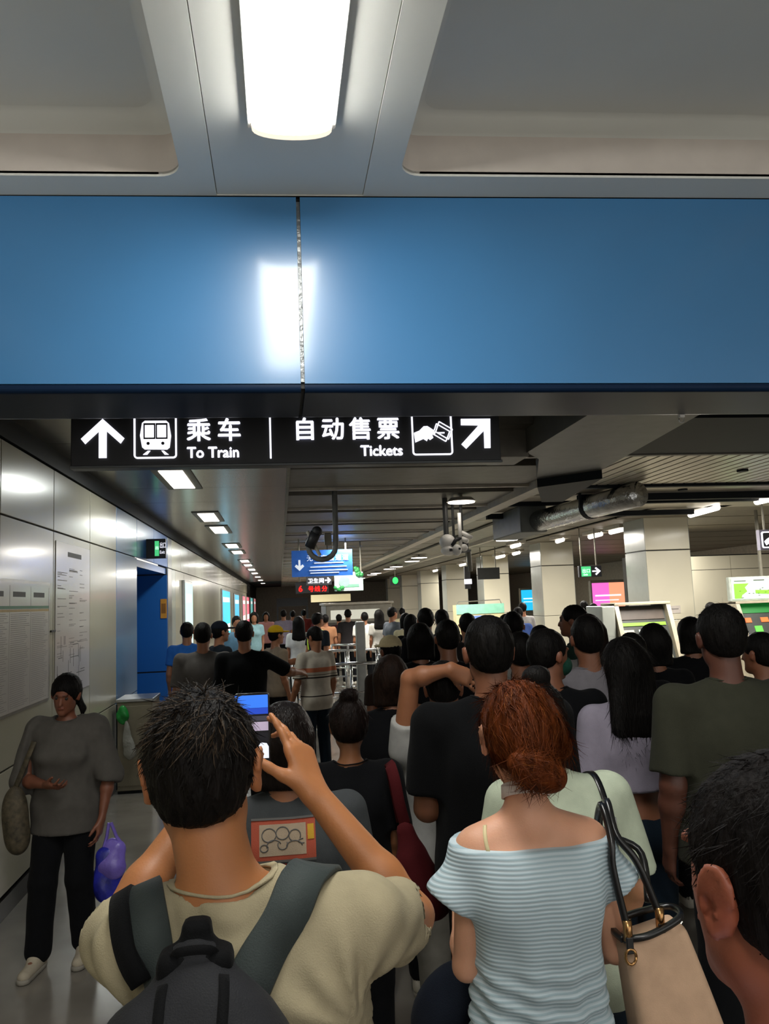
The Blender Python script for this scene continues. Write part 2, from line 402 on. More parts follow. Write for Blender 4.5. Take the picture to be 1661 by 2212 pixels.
for i, (a, b) in enumerate(lx):
    t = thing('recessed_light', 'square white ceiling light in the walkway row, %s' % words[i] if i < 7 else 'tiny square walkway ceiling light, %s from the black sign, far down' % ('eighth', 'ninth', 'tenth', 'eleventh', 'twelfth')[i-7], 'light', (-.98, a, 3.15), group='square lights of the walkway ceiling')
    bx(-1.16, -.80, a-.12, b+.12, 3.138, 3.149, bev=.004).build('frame', m_dull, t)
    bx(-1.09, -.87, a, b, 3.130, 3.14, bev=.003).build('diffuser', m_lamp2, t)

# cross baffles of the open ceiling
cb = struct('ceiling_hall', bx(.13, 15.5, 3.8, 60, 3.75, 3.8), m_black)
bme = MB().box(.13, 2.93, -1.30, -.02, 3.165, 3.19).box(.13, 2.93, -1.30, -1.27, 3.165, 3.5).mesh('baffle_panel'); bme.materials.append(m_baffle)
lme = MB().box(.13, 2.93, -.03, .03, 3.135, 3.20).mesh('baffle_lip'); lme.materials.append(m_lip)
for k in range(29):
    y = 5.1+1.89*k
    for me in (bme, lme):
        o = bpy.data.objects.new(me.name, me); C.objects.link(o); o.parent = cb; o.location = (0, y, 0)
bx(2.93, 3.13, 8.6, 58, 3.08, 3.2).build('long_trim', m_lip, cb)
bx(4.0, 4.75, 12.0, 58, 3.2, 3.24).build('long_panel', m_dull, cb)
bx(4.75, 4.85, 12.0, 58, 3.12, 3.24).build('long_trim', m_lip, cb)
# wide grey panels to the right of the long trim, crosswise joints
wme = MB().box(3.14, 6.3, 0, 1.8, 3.26, 3.28).mesh('ceiling_panel'); wme.materials.append(m_dull)
wme2 = MB().box(6.3, 15.4, 0, 1.8, 3.22, 3.24).mesh('ceiling_panel'); wme2.materials.append(mat('warm_grey_ceiling', '77705f', .5))
for k in range(24):
    for me in (wme, wme2):
        o = bpy.data.objects.new('ceiling_panel', me); C.objects.link(o); o.parent = cb; o.location = (0, 12.2+1.89*k, 0)
# bulkheads on the right: dark beam, grey soffit with a clipped corner, slatted field
bh = struct('beam_dark', bx(2.55, 15, 5.35, 6.85, 3.12, 3.74), m_dark)
bx(2.55, 15, 6.8, 6.86, 3.11, 3.14).build('beam_lip', m_baffle, bh)
s2 = struct('beam_soffit', MB().prism([(1.95, 4.6), (2.7, 4.6), (2.95, 6.8), (2.95, 8.5), (2.5, 7.3), (2.15, 6.2), (1.95, 5.9)], 2.98, 3.3, 'xy'), mat('grey_soffit', '5e5e5a', .45))
MB().prism([(2.5, 7.3), (2.95, 8.5), (3.2, 8.5), (2.95, 6.8)], 2.9, 2.98, 'xy').build('soffit_lip', m_dark, s2)
bx(1.72, 1.97, 5.9, 6.3, 2.95, 3.2, bev=.01).build('junction_box', m_baffle, s2)
sl = struct('ceiling_slats', bx(3.0, 9.5, 6.87, 12.2, 3.24, 3.27), m_black)
sme = MB().box(0, .115, 0, 2.1, 3.15, 3.18, bev=.004).mesh('slat'); sme.materials.append(m_slat)
for k in range(44):
    o = bpy.data.objects.new('slat', sme); C.objects.link(o); o.parent = sl; o.location = (3.12+.14*k, 6.87, 0)
for y, x0, x1, z, h in ((9.0, 3.5, 9.4, 3.12, .05), (9.75, 3.9, 7.1, 3.05, .09), (10.7, 3.2, 9.4, 3.12, .05), (11.75, 3.2, 6.6, 3.05, .08)):
    bx(x0, x1, y, y+.1, z, z+h).build('cross_bar', m_dark, sl)
for y in (9.1, 9.85, 10.8): bx(3.2, 9.4, y, y+(.6 if y < 10 else .95), 3.15, 3.18).build('ceiling_panel', m_slat, sl)
for x, y in ((5.1, 8.0), (6.0, 7.7), (5.2, 9.5), (4.3, 10.3)):
    MB().disc((x, y, 3.13), .06, .03, 12).build('sprinkler_rose', m_dark, sl)
# shiny duct
du = thing('air_duct', 'shiny foil wrapped air duct under the right hand ceiling', 'duct', (3.6, 9.8, 3.3))
m_foil = mat('foil_wrap', 'd0d2d2', .25, metal=1, var=.15, scale=9, bump=1, bscale=22)
MB().tube([(4.22, 8.75, 3.0), (4.04, 9.6, 2.97), (3.86, 10.4, 2.94), (3.66, 11.2, 2.91)], .15, 20).build('foil_pipe', m_foil, du, smooth=True)
MB().tube([(4.03, 9.66, 2.97), (4.01, 9.74, 2.97)], .16, 20).build('clamp', m_dark, du)
bx(3.45, 3.85, 10.9, 12.4, 2.76, 3.15, bev=.02).build('duct_box', mat('grey_duct_box', '585b58', .5, metal=.3), du)
MB().box(3.86, 3.89, 9.66, 9.70, 2.95, 3.15).box(4.17, 4.20, 9.66, 9.70, 2.95, 3.15).build('bracket', m_dark, du)

def round_lamp(x, y, z, r, label, group='round lamps over the concourse'):
    t = thing('round_lamp', label, 'light', (x, y, z+.1), group=group)
    MB().disc((x, y, z), r, .012, 24).build('diffuser', m_lamp2, t)
    MB().disc((x, y, z+.013), r*1.12, .05, 24, r*.8).build('rim', m_lip, t)
    MB().tube([(x, y, z+.06), (x, y, 3.76)], .018, 8).build('stem', m_dull, t)
round_lamp(2.31, 9.7, 3.06, .17, 'round white lamp on the pale baffle nearest the grey soffit')
round_lamp(4.12, 13.7, 3.03, .24, 'round white lamp hung on a wire at the duct end')
for i, (x, y) in enumerate(((4.9, 16.5), (5.1, 17.2), (4.22, 23.6), (4.36, 25.7), (4.40, 29.6), (4.41, 31.5), (4.4, 36), (4.45, 38), (4.4, 43), (4.4, 45.5), (4.5, 51))):
    round_lamp(x, y, 3.10, .24, 'round white ceiling lamp, %s of the long row leading away down the hall' % ('first second third fourth fifth sixth seventh eighth ninth tenth eleventh'.split()[i]))
for i, (x, y) in enumerate(((1.4, 22), (1.5, 31), (1.6, 40), (1.5, 50))):
    round_lamp(x, y, 3.05, .16, 'small round lamp between the baffles over the barriers, %s from the viewer' % ('nearest', 'second', 'third', 'farthest')[i], 'small lamps over the barriers')
tube_lab = ['tube lamp above the top right, nearest of the tube row', 'tube lamp left of the head of the nearest cream column']
for i, (x0, x1, y0, y1) in enumerate(((6.98, 7.1, 9.9, 10.85), (6.8, 7.0, 11.5, 12.6), (6.9, 7.0, 15.1, 15.9), (6.9, 7.02, 16.3, 17.1), (6.55, 6.68, 17.7, 18.3), (5.9, 6.0, 19, 19.8), (7.0, 7.1, 22.6, 23.3), (7.0, 7.1, 24.2, 25.2), (7.0, 7.1, 29.5, 30.5), (7.0, 7.1, 35, 36))):
    t = thing('tube_lamp', ['bright tube lamp at the right edge, nearest of the row', 'bright tube lamp right above the nearest cream column', 'bright tube lamp just left of the nearest cream column head', 'second bright tube lamp left of the nearest cream column head'][i] if i < 4 else 'small bright tube lamp, number %s counted from the nearest along the column row' % ('five', 'six', 'seven', 'eight', 'nine', 'ten')[i-4], 'light', (x0, y0, 3.1), group='tube lamps along the column row')
    MB().tube([(x0+.05, y0, 3.12), (x1, y1, 3.12)], .05, 10).build('tube', m_lamp2, t, smooth=True)
    bx(min(x0, x1)-.06, max(x0, x1)+.12, y0, y1, 3.15, 3.22).build('housing', m_lip, t)

# ================================================================ columns
for i in range(7):
    y = 14+6*i; x0, x1 = 6.82, 7.72
    col = struct('column_%d' % (i+1), bx(x0+.02, x1-.02, y+.02, y+.88, 0, 3.3), m_groove)
    for z0, z1 in ((0, 1.3), (1.3, 2.60), (2.612, 3.25)):
        a = .012
        bx(x0+a, x1-a, y, y+.03, z0+.005, z1-.005, bev=.006).build('cladding_panel', m_col, col)
        bx(x0, x0+.03, y+a, y+.9-a, z0+.005, z1-.005, bev=.006).build('cladding_panel', m_colside, col)
        bx(x1-.03, x1, y+a, y+.9-a, z0+.005, z1-.005).build('cladding_panel', m_colside, col)

# ================================================================ wall posters
m_paper = mat('poster_paper', 'bdb8b0', .35, var=.02, coat=.4); m_ink = mat('print_grey', '8d8783', .6); m_inkd = mat('print_dark', '4c4947', .6)
tt = thing('timetable_board', 'paper timetable board with green and yellow rule on the left wall', 'poster', (-1.73, 5.6, 1.2))
bx(-1.75, -1.742, 4.5, 6.34, 1.22, 2.10, bev=.002).build('frame', mat('poster_frame', '9a968c', .3, metal=.5), tt)
bx(-1.742, -1.739, 4.53, 6.31, 1.24, 2.08).build('sheet', m_paper, tt)
q = MB(); q2 = MB(); q3 = MB()
for c in range(4):
    a = 4.56+c*.44
    q2.box(-1.739, -1.7385, a+.04, a+.3, 1.985, 2.02)
    for k in range(46):
        z = 1.87-k*.0135
        q.box(-1.739, -1.7386, a, a+rnd.uniform(.28, .4), z, z+.004)
    q3.box(-1.739, -1.7385, a+.415, a+.42, 1.25, 2.06)
for o in (q.build('print_rows', m_ink, tt), q2.build('print_headings', m_inkd, tt), q3.build('column_rules', m_ink, tt)): o['kind'] = 'stuff'
bx(-1.739, -1.738, 4.55, 6.29, 1.905, 1.925).build('green_rule', mat('green_rule', '2f7d4c', .5), tt)
bx(-1.739, -1.738, 4.55, 6.29, 1.885, 1.902).build('yellow_rule', mat('yellow_rule', 'b9994a', .5), tt)
mp_ = thing('wall_map', 'tall pale printed sheet with map lines beside the timetable', 'poster', (-1.73, 7.1, 1.2))
bx(-1.75, -1.744, 6.50, 7.62, 1.20, 2.44, bev=.002).build('sheet', mat('poster_paper_pale', 'c3bdb9', .3, var=.03, scale=4, coat=.5), mp_)
q = MB(); q2 = MB()
q2.box(-1.744, -1.7432, 6.85, 7.3, 2.33, 2.37)
for k in range(60):
    z = rnd.uniform(1.5, 2.25); a = rnd.choice((6.55, 6.9, 7.25)); q.box(-1.744, -1.7434, a, a+rnd.uniform(.06, .3), z, z+.006)
for k in range(26):
    z = rnd.uniform(1.25, 1.62); a = rnd.uniform(6.55, 7.3)
    if k % 2: q2.box(-1.744, -1.7433, a, a+rnd.uniform(.08, .28), z, z+.006)
    else: q2.box(-1.744, -1.7433, a, a+.008, z, min(1.68, z+rnd.uniform(.05, .2)))
for o in (q.build('print_rows', m_ink, mp_), q2.build('map_lines', m_inkd, mp_)): o['kind'] = 'stuff'

# lit advertising boxes down the far left wall
for i, (y0, y1, c, nm, z0, z1) in enumerate(((14.7, 15.9, 'bfe8dc', 'white and green', .7, 2.32), (24.1, 27.6, '35b4e0', 'cyan', .7, 2.35), (30.6, 33.6, '44b8dd', 'second cyan', .7, 2.3), (37, 39.5, 'd86a78', 'red', .8, 2.3), (41.5, 44.4, 'd86a78', 'second red', .8, 2.3), (47, 50, '6fb9b4', 'teal', .8, 2.3), (53, 56, 'c97f7f', 'far pink', .8, 2.3))):
    t = thing('advert_lightbox', 'lit %s advertising panel down the left wall' % nm, 'advert', (-1.7, y0, z0), group='lit advert panels on the left wall')
    bx(-1.75, -1.70, y0-.05, y1+.05, z0-.05, z1+.05, bev=.01).build('frame', m_steel, t)
    bx(-1.70, -1.695, y0, y1, z0, z1).build('lit_sheet', glow('advert_glow_'+str(i), c, .9), t)
    MB().box(-1.695, -1.693, y0+.1, y1-.3, z1-.35, z1-.2).box(-1.695, -1.693, y0+.2, y1-.2, z0+.35, z0+.6).build('print_band', glow('advert_band_'+str(i % 2), ('e8f6f2', 'f3f3f3')[i % 2], .8), t)
# projecting exit sign, orange notice
t = thing('exit_sign', 'small black sign with green and white lettering above the blue alcove', 'sign', (-1.6, 10.8, 2.5))
bx(-1.755, -1.50, 10.8, 10.9, 2.54, 2.80, bev=.005).build('case', m_signblack, t)
bx(-1.64, -1.585, 10.795, 10.80, 2.57, 2.77).build('green_field', glow('sign_green', '49c47a', 1.0), t)
text('lettering', '出', .05, m_white_glow, (-1.635, 10.792, 2.66), t)
text('lettering', '出口', .085, m_white_glow, (-1.575, 10.792, 2.68), t, sx=.5); text('lettering', 'Exit', .06, m_white_glow, (-1.575, 10.792, 2.60), t, sx=.7)
t = thing('orange_notice', 'narrow orange notice on the blue alcove wall', 'notice', (-1.8, 12.78, 1.7))
bx(-1.86, -1.765, 12.79, 12.8, 1.72, 2.02).build('sheet', mat('orange_card', 'c98a2c', .5), t)
bx(-1.845, -1.78, 12.787, 12.79, 1.8, 1.95).build('print_block', mat('orange_print', '8c5a1c', .5), t)

# cabinet by the wall with a green and a clear bag
cbt = thing('cabinet', 'grey metal cabinet standing against the blue wall', 'cabinet', (-1.52, 8.8, 0))
m_cab = mat('taupe_sheet_metal', '7f7866', .4, metal=.2)
MB().box(-1.70, -1.34, 8.6, 9.1, .03, .92, bev=.008).build('body', m_cab, cbt)
bx(-1.71, -1.33, 8.59, 9.11, .92, .95, bev=.006).build('top', m_steel, cbt)
bx(-1.69, -1.35, 8.592, 8.6, .08, .88, bev=.004).build('front_panel', m_cab, cbt)
bx(-1.69, -1.35, 8.62, 9.08, 0, .03).build('plinth', m_dark, cbt)
bx(-1.70, -1.69, 8.59, 8.6, .05, .9).build('edge_strip', m_dark, cbt)

# ================================================================ hanging signs of the hall
def hang(t, x, y, z0, z1=3.265, r=.015): MB().tube([(x, y, z0), (x, y, z1)], r, 8).build('hanger', m_dull, t)
m_bsign = mat('blue_sign_face', '2456a4', .4, emit='2456a4', es=.35); m_wprint = glow('white_print', 'd8e0ea', .55)
t = thing('lane_sign', 'blue hanging sign with white down arrow and Chinese text', 'sign', (.86, 16, 2.4))
MB().box(.25, 1.48, 16, 16.05, 2.40, 2.93).build('panel', m_bsign, t)
for x in (.4, 1.35): hang(t, x, 16.02, 2.93)
plate('arrow', [(.385, 2.74), (.425, 2.74), (.425, 2.62), (.47, 2.65), (.50, 2.61), (.405, 2.52), (.31, 2.61), (.34, 2.65), (.385, 2.62)], m_wprint, t, y=15.995)
for k, ch in enumerate('无包安检通道'): text('lettering', ch, .13, m_wprint, (.55+.145*k, 15.99, 2.72), t)
q = MB()
for z, a, b in ((2.66, .7, 1.3), (2.58, .62, 1.36), (2.51, .6, 1.38), (2.46, .62, 1.2)): q.box(a, b, 15.99, 16, z, z+.016)
q.build('small_print', m_wprint, t)
t = thing('led_display', 'black display with red glowing characters under the blue sign', 'display', (.8, 20, 2.1))
bx(.40, 1.22, 20, 20.1, 2.11, 2.40, bev=.01).build('case', m_signblack, t)
m_red = glow('red_led', 'ff1510', 1.6)
for x, ch in ((.46, '6'), (.70, '号'), (.86, '线'), (1.04, '分')): bold(ch, .21 if ch == '6' else .15, x, 2.16, t, y=19.99, d=.01, m=m_red, name='led_character')
for x in (.5, 1.1): hang(t, x, 20.05, 2.4)
t = thing('toilet_sign', 'black hanging sign with white characters and right arrow', 'sign', (1, 18, 2.4))
bx(.60, 1.18, 18, 18.08, 2.265, 2.47, bev=.005).build('panel', m_signblack, t)
for k, ch in enumerate('卫生间'): bold(ch, .12, .63+.125*k, 2.32, t, y=17.99, d=.008)
plate('arrow', [(1.02, 2.355), (1.02, 2.385), (1.10, 2.385), (1.07, 2.42), (1.095, 2.44), (1.16, 2.37), (1.095, 2.30), (1.07, 2.32), (1.10, 2.355)], G, t, y=17.99)
for x in (.7, 1.1): hang(t, x, 18.04, 2.47)
t = thing('green_poster_board', 'white and green hanging board to the right of the red display', 'sign', (1.5, 17, 2.1))
bx(1.17, 1.79, 17, 17.03, 2.10, 2.50).build('panel', mat('pale_green_board', 'a9c7b8', .4, emit='a9c7b8', es=.12), t)
MB().disc((0, 0, 0), .12, .01, 20).build('round_motif', mat('pale_board_motif', '6f8f82', .5), t)
t.children[-1].matrix_parent_inverse = Matrix(); t.children[-1].location = (-.12, -.005, .2); t.children[-1].rotation_euler = (pi/2, 0, 0)
q = MB()
for k in range(9): q.sphere((1.62+rnd.uniform(0, .22), 16.97, 2.42+rnd.uniform(0, .18)), .045, 8)
for k in range(6): q.sphere((1.15+rnd.uniform(0, .2), 16.97, 2.12+rnd.uniform(0, .06)), .04, 8)
q.build('leaf_motif', mat('leaf_green', '1f6f35', .5, emit='1f6f35', es=.15), t)['kind'] = 'stuff'
bx(1.42, 1.70, 16.99, 17, 2.18, 2.24).build('green_caption', mat('caption_green', '5f9f78', .5), t)
hang(t, 1.2, 17.01, 2.5, 3.2, .02); hang(t, 1.75, 17.01, 2.5)
# J shaped camera pole
t = thing('ceiling_camera', 'black security camera on a J shaped pole below the black sign', 'camera', (.66, 9, 3.2))
P = [(.655, 9, 3.4), (.65, 9, 2.55)]+[(.49+.155*cos(a), 9, 2.50-.13*sin(a)*1.1) for a in [pi*k/8 for k in range(0, 8)]]+[(.335, 9, 2.52), (.34, 8.98, 2.6)]
MB().tube(P, .032, 10).build('pole', mat('painted_pole_grey', '6e6f6e', .4), t, smooth=True)
q = MB().tube([(.345, 8.95, 2.50), (.42, 8.9, 2.66)], .06, 12).sphere((.43, 8.9, 2.67), .062, 12); q.build('camera_body', m_signblack, t, smooth=True)
MB().tube([(.325, 8.96, 2.68), (.46, 8.93, 2.40)], .02, 8).build('camera_hood', m_lip, t)
bx(.52, .60, 8.97, 9.05, 2.52, 2.66, bev=.01).build('junction_box', m_dull, t)
# camera cluster with antennas
t = thing('camera_cluster', 'cluster of white cameras with tall white antenna hung from the ceiling', 'camera', (2.4, 10, 3.2))
m_wh = mat('white_plastic', 'efece6', .4)
MB().tube([(2.27, 10, 3.25), (2.27, 10, 2.66)], .035, 10).tube([(2.38, 10.05, 3.25), (2.38, 10.05, 2.62)], .018, 8).tube([(2.49, 10.05, 3.25), (2.49, 10.05, 2.55)], .022, 8).build('hanger', mat('painted_pole_dark', '3e3f3e', .5), t)
MB().tube([(2.425, 9.88, 2.95), (2.425, 9.88, 2.50)], .024, 12).build('antenna', mat('antenna_white', 'e8e6e0', .4), t, smooth=True)
d = MB().sphere((2.27, 9.95, 2.585), (.105, .105, .10), 20).build('dome', m_wh, t, smooth=True)
MB().sphere((2.28, 9.93, 2.475), (.105, .105, .07), 20).build('dome_base', m_wh, t, smooth=True)
bx(2.265, 2.30, 9.81, 9.84, 2.455, 2.49).build('lens', m_signblack, t)
MB().tube([(2.31, 9.86, 2.53), (2.36, 9.86, 2.60), (2.43, 9.88, 2.62)], .026, 10).build('arm', m_signblack, t, smooth=True)
MB().sphere((2.365, 9.84, 2.47), (.06, .06, .075), 14).build('bullet_camera', m_wh, t, smooth=True)
bx(2.375, 2.40, 9.77, 9.79, 2.47, 2.495).build('lens', m_signblack, t)
MB().tube([(2.45, 9.9, 2.70), (2.58, 9.86, 2.62)], .028, 10).build('antenna', m_wh, t, smooth=True)
MB().tube([(2.45, 9.9, 2.62), (2.52, 9.86, 2.58)], .034, 10).sphere((2.47, 9.88, 2.50), .05, 12).build('camera_body', m_wh, t, smooth=True)
bx(2.50, 2.56, 10, 10.08, 2.45, 2.70, bev=.01).build('junction_box', m_signblack, t)
MB().prism([(2.30, 2.41), (2.56, 2.45), (2.57, 2.475), (2.44, 2.49), (2.33, 2.43)], 9.9, 10.05).build('tray', mat('painted_pole_grey', '6e6f6e', .4), t)
MB().tube([(2.56, 10.02, 2.47), (2.57, 10.02, 2.2)], .03, 8).build('hanger', m_dull, t)
t.location.x -= .11
# dark boards and exit sign
t = thing('dark_board', 'blank dark hanging board in front of the second cream column pair', 'sign', (5.9, 22, 2.3))
bx(5.62, 6.26, 22, 22.06, 2.35, 2.68).build('panel', mat('blank_board', '2b2d2b', .5), t); hang(t, 5.72, 22.03, 2.68); hang(t, 6.16, 22.03, 2.68)
t = thing('vertical_sign', 'narrow black hanging sign with white lit band near the columns', 'sign', (5.35, 22, 2.0))
bx(5.30, 5.47, 22.3, 22.36, 2.1, 2.75).build('panel', m_signblack, t); bx(5.28, 5.50, 22.28, 22.3, 2.24, 2.38).build('lit_band', m_white_glow, t); hang(t, 5.38, 22.33, 2.75)
t = thing('gate_sign', 'small black sign with green square and white right arrow', 'sign', (6.5, 16, 2.2))
bx(6.28, 6.78, 16, 16.07, 2.19, 2.43, bev=.004).build('panel', m_signblack, t)
bx(6.33, 6.54, 15.99, 16, 2.205, 2.415).build('green_field', glow('sign_green', '49c47a', 1.0), t)
text('lettering', '出口', .09, m_white_glow, (6.345, 15.985, 2.29), t); text('lettering', 'Exit', .06, m_white_glow, (6.37, 15.985, 2.225), t)
plate('arrow', [(6.57, 2.295), (6.57, 2.325), (6.68, 2.325), (6.63, 2.37), (6.655, 2.395), (6.755, 2.31), (6.655, 2.225), (6.63, 2.25), (6.68, 2.295)], G, t, y=15.99)
hang(t, 6.35, 16.03, 2.43); hang(t, 6.68, 16.03, 2.43)
t = thing('ticket_sign', 'grey edged sign with hand pictogram at the right edge', 'sign', (7.4, 11, 2.4))
bx(7.19, 8.4, 11, 11.08, 2.40, 2.71, bev=.006).build('panel', mat('grey_violet_case', '6e6b78', .4), t)
MB().prism(rrect(7.22, 7.46, 2.43, 2.68, .03), 10.99, 11).build('picture_field', m_white_glow, t)
MB().prism(rrect(7.24, 7.44, 2.45, 2.66, .02), 10.985, 10.99).build('inner_field', m_signblack, t)
MB().prism([(7.25, 2.53), (7.30, 2.57), (7.36, 2.60), (7.41, 2.55), (7.38, 2.48), (7.33, 2.50), (7.28, 2.47)], 10.98, 10.985).build('hand_pictogram', G, t)
hang(t, 7.3, 11.04, 2.71, 3.3)
t = thing('green_lamp_sign', 'small green pictogram sign far down the hall', 'sign', (4.37, 30, 2.5))
bx(4.2, 4.6, 30, 30.06, 2.42, 2.75).build('case', m_signblack, t); MB().sphere((4.4, 29.98, 2.6), (.11, .02, .13), 12).build('lit_figure', glow('exit_green', '30e060', 1.6), t); hang(t, 4.4, 30.03, 2.75)
t = thing('door_sign', 'dark green board beside the nearest cream column', 'sign', (8, 18, 1.8))
bx(7.1, 7.75, 20.5, 20.55, 1.60, 1.88).build('panel', mat('dark_green_board', '1e5a3c', .5, emit='1e5a3c', es=.2), t)
MB().tube([(7.15, 20.52, 0), (7.15, 20.52, 1.6)], .03).tube([(7.7, 20.52, 0), (7.7, 20.52, 1.6)], .03).build('post', m_dull, t)
# big lit adverts right of centre
def advert(label, x0, x1, y, z0, z1, cols):
    t = thing('advert_screen', label, 'advert', ((x0+x1)/2, y, 0))
    bx(x0-.06, x1+.06, y, y+.2, z0-.1, z1+.1, bev=.02).build('case', m_dull, t)
    n = len(cols)
    for k, c in enumerate(cols): bx(x0+(x1-x0)*k/n, x0+(x1-x0)*(k+1)/n, y-.01, y, z0, z1).build('lit_field', glow('advert_'+c, c, 1.1), t)
    MB().box(x0+.1, x1-.2, y-.02, y-.01, z0+(z1-z0)*.55, z0+(z1-z0)*.6).box(x0+.1, x1-.3, y-.02, y-.01, z0+(z1-z0)*.4, z0+(z1-z0)*.43).build('print_band', m_white_glow, t)
    bx((x0+x1)/2-.3, (x0+x1)/2+.3, y+.02, y+.15, 0, z0).build('stand', m_dull, t)
advert('cyan lit advert screen between the cream columns', 11.85, 12.75, 38, 1.1, 2.1, ['25b8ea'])
advert('pink and orange lit advert screen left of the nearest column', 11.45, 12.75, 28, 1.1, 2.2, ['e86bc8', 'f2a07a'])
# station map screen, ticket machines, pale banner
t = thing('map_screen', 'wide white screen showing a green map at the right edge', 'screen', (8.6, 13, 1.6))
bx(7.84, 9.2, 13, 13.1, 1.61, 2.04, bev=.02).build('frame', mat('pale_screen_frame', 'b9c2b8', .4), t)
bx(7.88, 9.16, 12.99, 13.0, 1.645, 2.005).build('display', glow('map_white', 'c3dcc8', .6), t)
MB().prism([(7.92, 1.66), (7.92, 1.92), (8.2, 1.92), (8.12, 1.85), (8.16, 1.78), (8.06, 1.72), (8.04, 1.66)], 12.98, 12.99).build('green_area', glow('map_green', '7cbf3c', .6), t)
MB().prism([(8.32, 1.74), (8.32, 1.80), (8.6, 1.79), (8.6, 1.72)], 12.98, 12.99).build('green_area', glow('map_green', '7cbf3c', .6), t)
q = MB(); q.box(7.93, 8.15, 12.98, 12.99, 1.96, 1.972); q.box(8.3, 8.5, 12.98, 12.99, 1.965, 1.98)
for k in range(14):
    a = rnd.uniform(8.0, 8.7); z = rnd.uniform(1.66, 1.84); q.box(a, a+.03, 12.98, 12.99, z, z+.008)
q.build('map_print', m_inkd, t)
MB().tube([(8.5, 13.05, 2.04), (8.5, 13.05, 3.3)], .03).build('hanger', m_dull, t)
def kiosk(label, x0, x1, y, top, kind):
    t = thing('ticket_machine', label, 'ticket machine', ((x0+x1)/2, y, 0))
    m_shell = mat('beige_machine_shell', 'b3aa95', .4)
    MB().prism([(y, 0), (y+.85, 0), (y+.85, top-.02), (y+.32, top), (y-.02, .72), (y, .66)], x0, x0+.07, 'yz').prism([(y, 0), (y+.85, 0), (y+.85, top-.02), (y+.32, top), (y-.02, .72), (y, .66)], x1-.07, x1, 'yz').build('side_frame', m_shell, t)
    MB().prism([(y+.08, 0), (y+.8, 0), (y+.8, top-.05), (y+.42, top-.06), (y+.06, .68)], x0+.07, x1-.07, 'yz').build('body', mat('machine_face', '3a3d3a', .4), t)
    bx(x0, x1, y+.3, y+.86, top-.03, top+.01, bev=.005).build('top', m_shell, t)
    def sl(z): return y+.06+(z-.68)/(top-.06-.68)*.36
    def pan(name, a, b, z0, z1, m, pr=.012):
        MB().prism([(sl(z0)-pr, z0), (sl(z0)+.01, z0), (sl(z1)+.01, z1), (sl(z1)-pr, z1)], x0+a, x0+b, 'yz').build(name, m, t)
    W = x1-x0
    if kind == 0:
        pan('header', .1, W-.1, top-.26, top-.09, mat('machine_header', '4a4038', .5))
        q = mat('lime_band', '6f9a2c', .5, emit='6f9a2c', es=.6); pan('lime_band', .1, W-.1, top-.36, top-.31, q)
        pan('screen', .36, .56, top-.56, top-.42, glow('machine_screen', 'a9b5ad', .5)); pan('coin_slot', .1, .28, top-.46, top-.42, m_lip)
        pan('card_slot', .62, .74, top-.5, top-.42, m_steel); pan('ticket_tray', .62, .82, top-.86, top-.62, mat('tray_pale', 'a9a590', .4, emit='a9a590', es=.2)); pan('lamp', .1, .2, top-.68, top-.62, m_lamp2)
    else:
        pan('led_header', .08, W-.08, top-.2, top-.02, glow('green_led_field', '0b6a26', .5))
        pan('orange_display', .14, .26, top-.36, top-.28, glow('orange_led', 'd2602a', .8)); pan('orange_display', .44, .58, top-.36, top-.28, glow('orange_led', 'd2602a', .8))
        pan('green_button', .28, .42, top-.52, top-.42, glow('green_led_2', '4fae3a', .8)); pan('coin_slot', .56, .7, top-.5, top-.44, m_lip)
        pan('screen', .14, .55, top-.86, top-.56, glow('violet_screen', '9a90c4', .8))
    return t
kiosk('beige ticket machine with lime band beside the nearest cream column', 5.26, 6.2, 11.7, 1.67, 0)
kiosk('ticket machine with green lit header under the map screen', 7.88, 8.75, 12.6, 1.60, 1)
kiosk('ticket machine at the far right beyond the green header one', 8.85, 9.7, 12.6, 1.60, 1)
bx(4.95, 5.22, 11.9, 12.6, 0, 1.62, bev=.02)
t = thing('grey_cabinet', 'plain grey cabinet left of the lime banded ticket machine', 'cabinet', (5.1, 12, 0))
bx(5.02, 5.24, 11.95, 12.6, .02, 1.64, bev=.015).build('body', m_colside, t); bx(5.05, 5.21, 11.94, 11.95, .1, 1.2).build('door', m_colside, t)
t = thing('notice_sticker', 'small white notice with a red ring on the cream column', 'notice', (7.2, 13.98, 1.5))
bx(7.03, 7.42, 13.985, 13.998, 1.42, 1.56).build('sheet', mat('notice_white', 'c9c0b8', .5), t); MB().tube([(7.1, 13.98, 1.49), (7.1, 13.986, 1.49)], .045, 16).build('ring', mat('notice_red', 'b96a6a', .5), t); bx(7.2, 7.38, 13.98, 13.985, 1.49, 1.51).build('print_line', m_ink, t)
t = thing('pale_banner_booth', 'pale green and cream banner booth with rail behind the crowd', 'booth', (6.1, 25, 0))
bx(5.5, 7.05, 24.5, 25, 0, 1.62).build('counter', mat('cream_banner', 'b3ab84', .5), t); bx(5.5, 7.05, 24.48, 24.5, 1.33, 1.63).build('green_band', mat('mint_banner', '74ab94', .5), t)
bx(5.75, 6.6, 24.46, 24.48, 1.12, 1.27).build('blue_band', mat('blue_banner', '5a74b4', .5, emit='5a74b4', es=.05), t)
MB().tube([(5.55, 24.6, 1.62), (5.6, 24.6, 1.72), (6.95, 24.6, 1.75), (7.0, 24.6, 1.62)], .015, 6).build('rail', m_steel, t)
t = thing('service_booth', 'grey service booth with white lit band in the middle distance', 'booth', (2.1, 22, 0))
bx(1.25, 3.1, 22, 24.5, 0, 1.78, bev=.03).build('body', mat('booth_grey', '8c887c', .4), t)
bx(1.38, 2.75, 21.98, 22, 1.38, 1.64).build('window_band', glow('booth_window', 'c9c8ba', .7), t); bx(1.3, 3.0, 21.97, 22, .5, 1.3).build('front_panel', mat('booth_dark', '4c4840', .5), t)
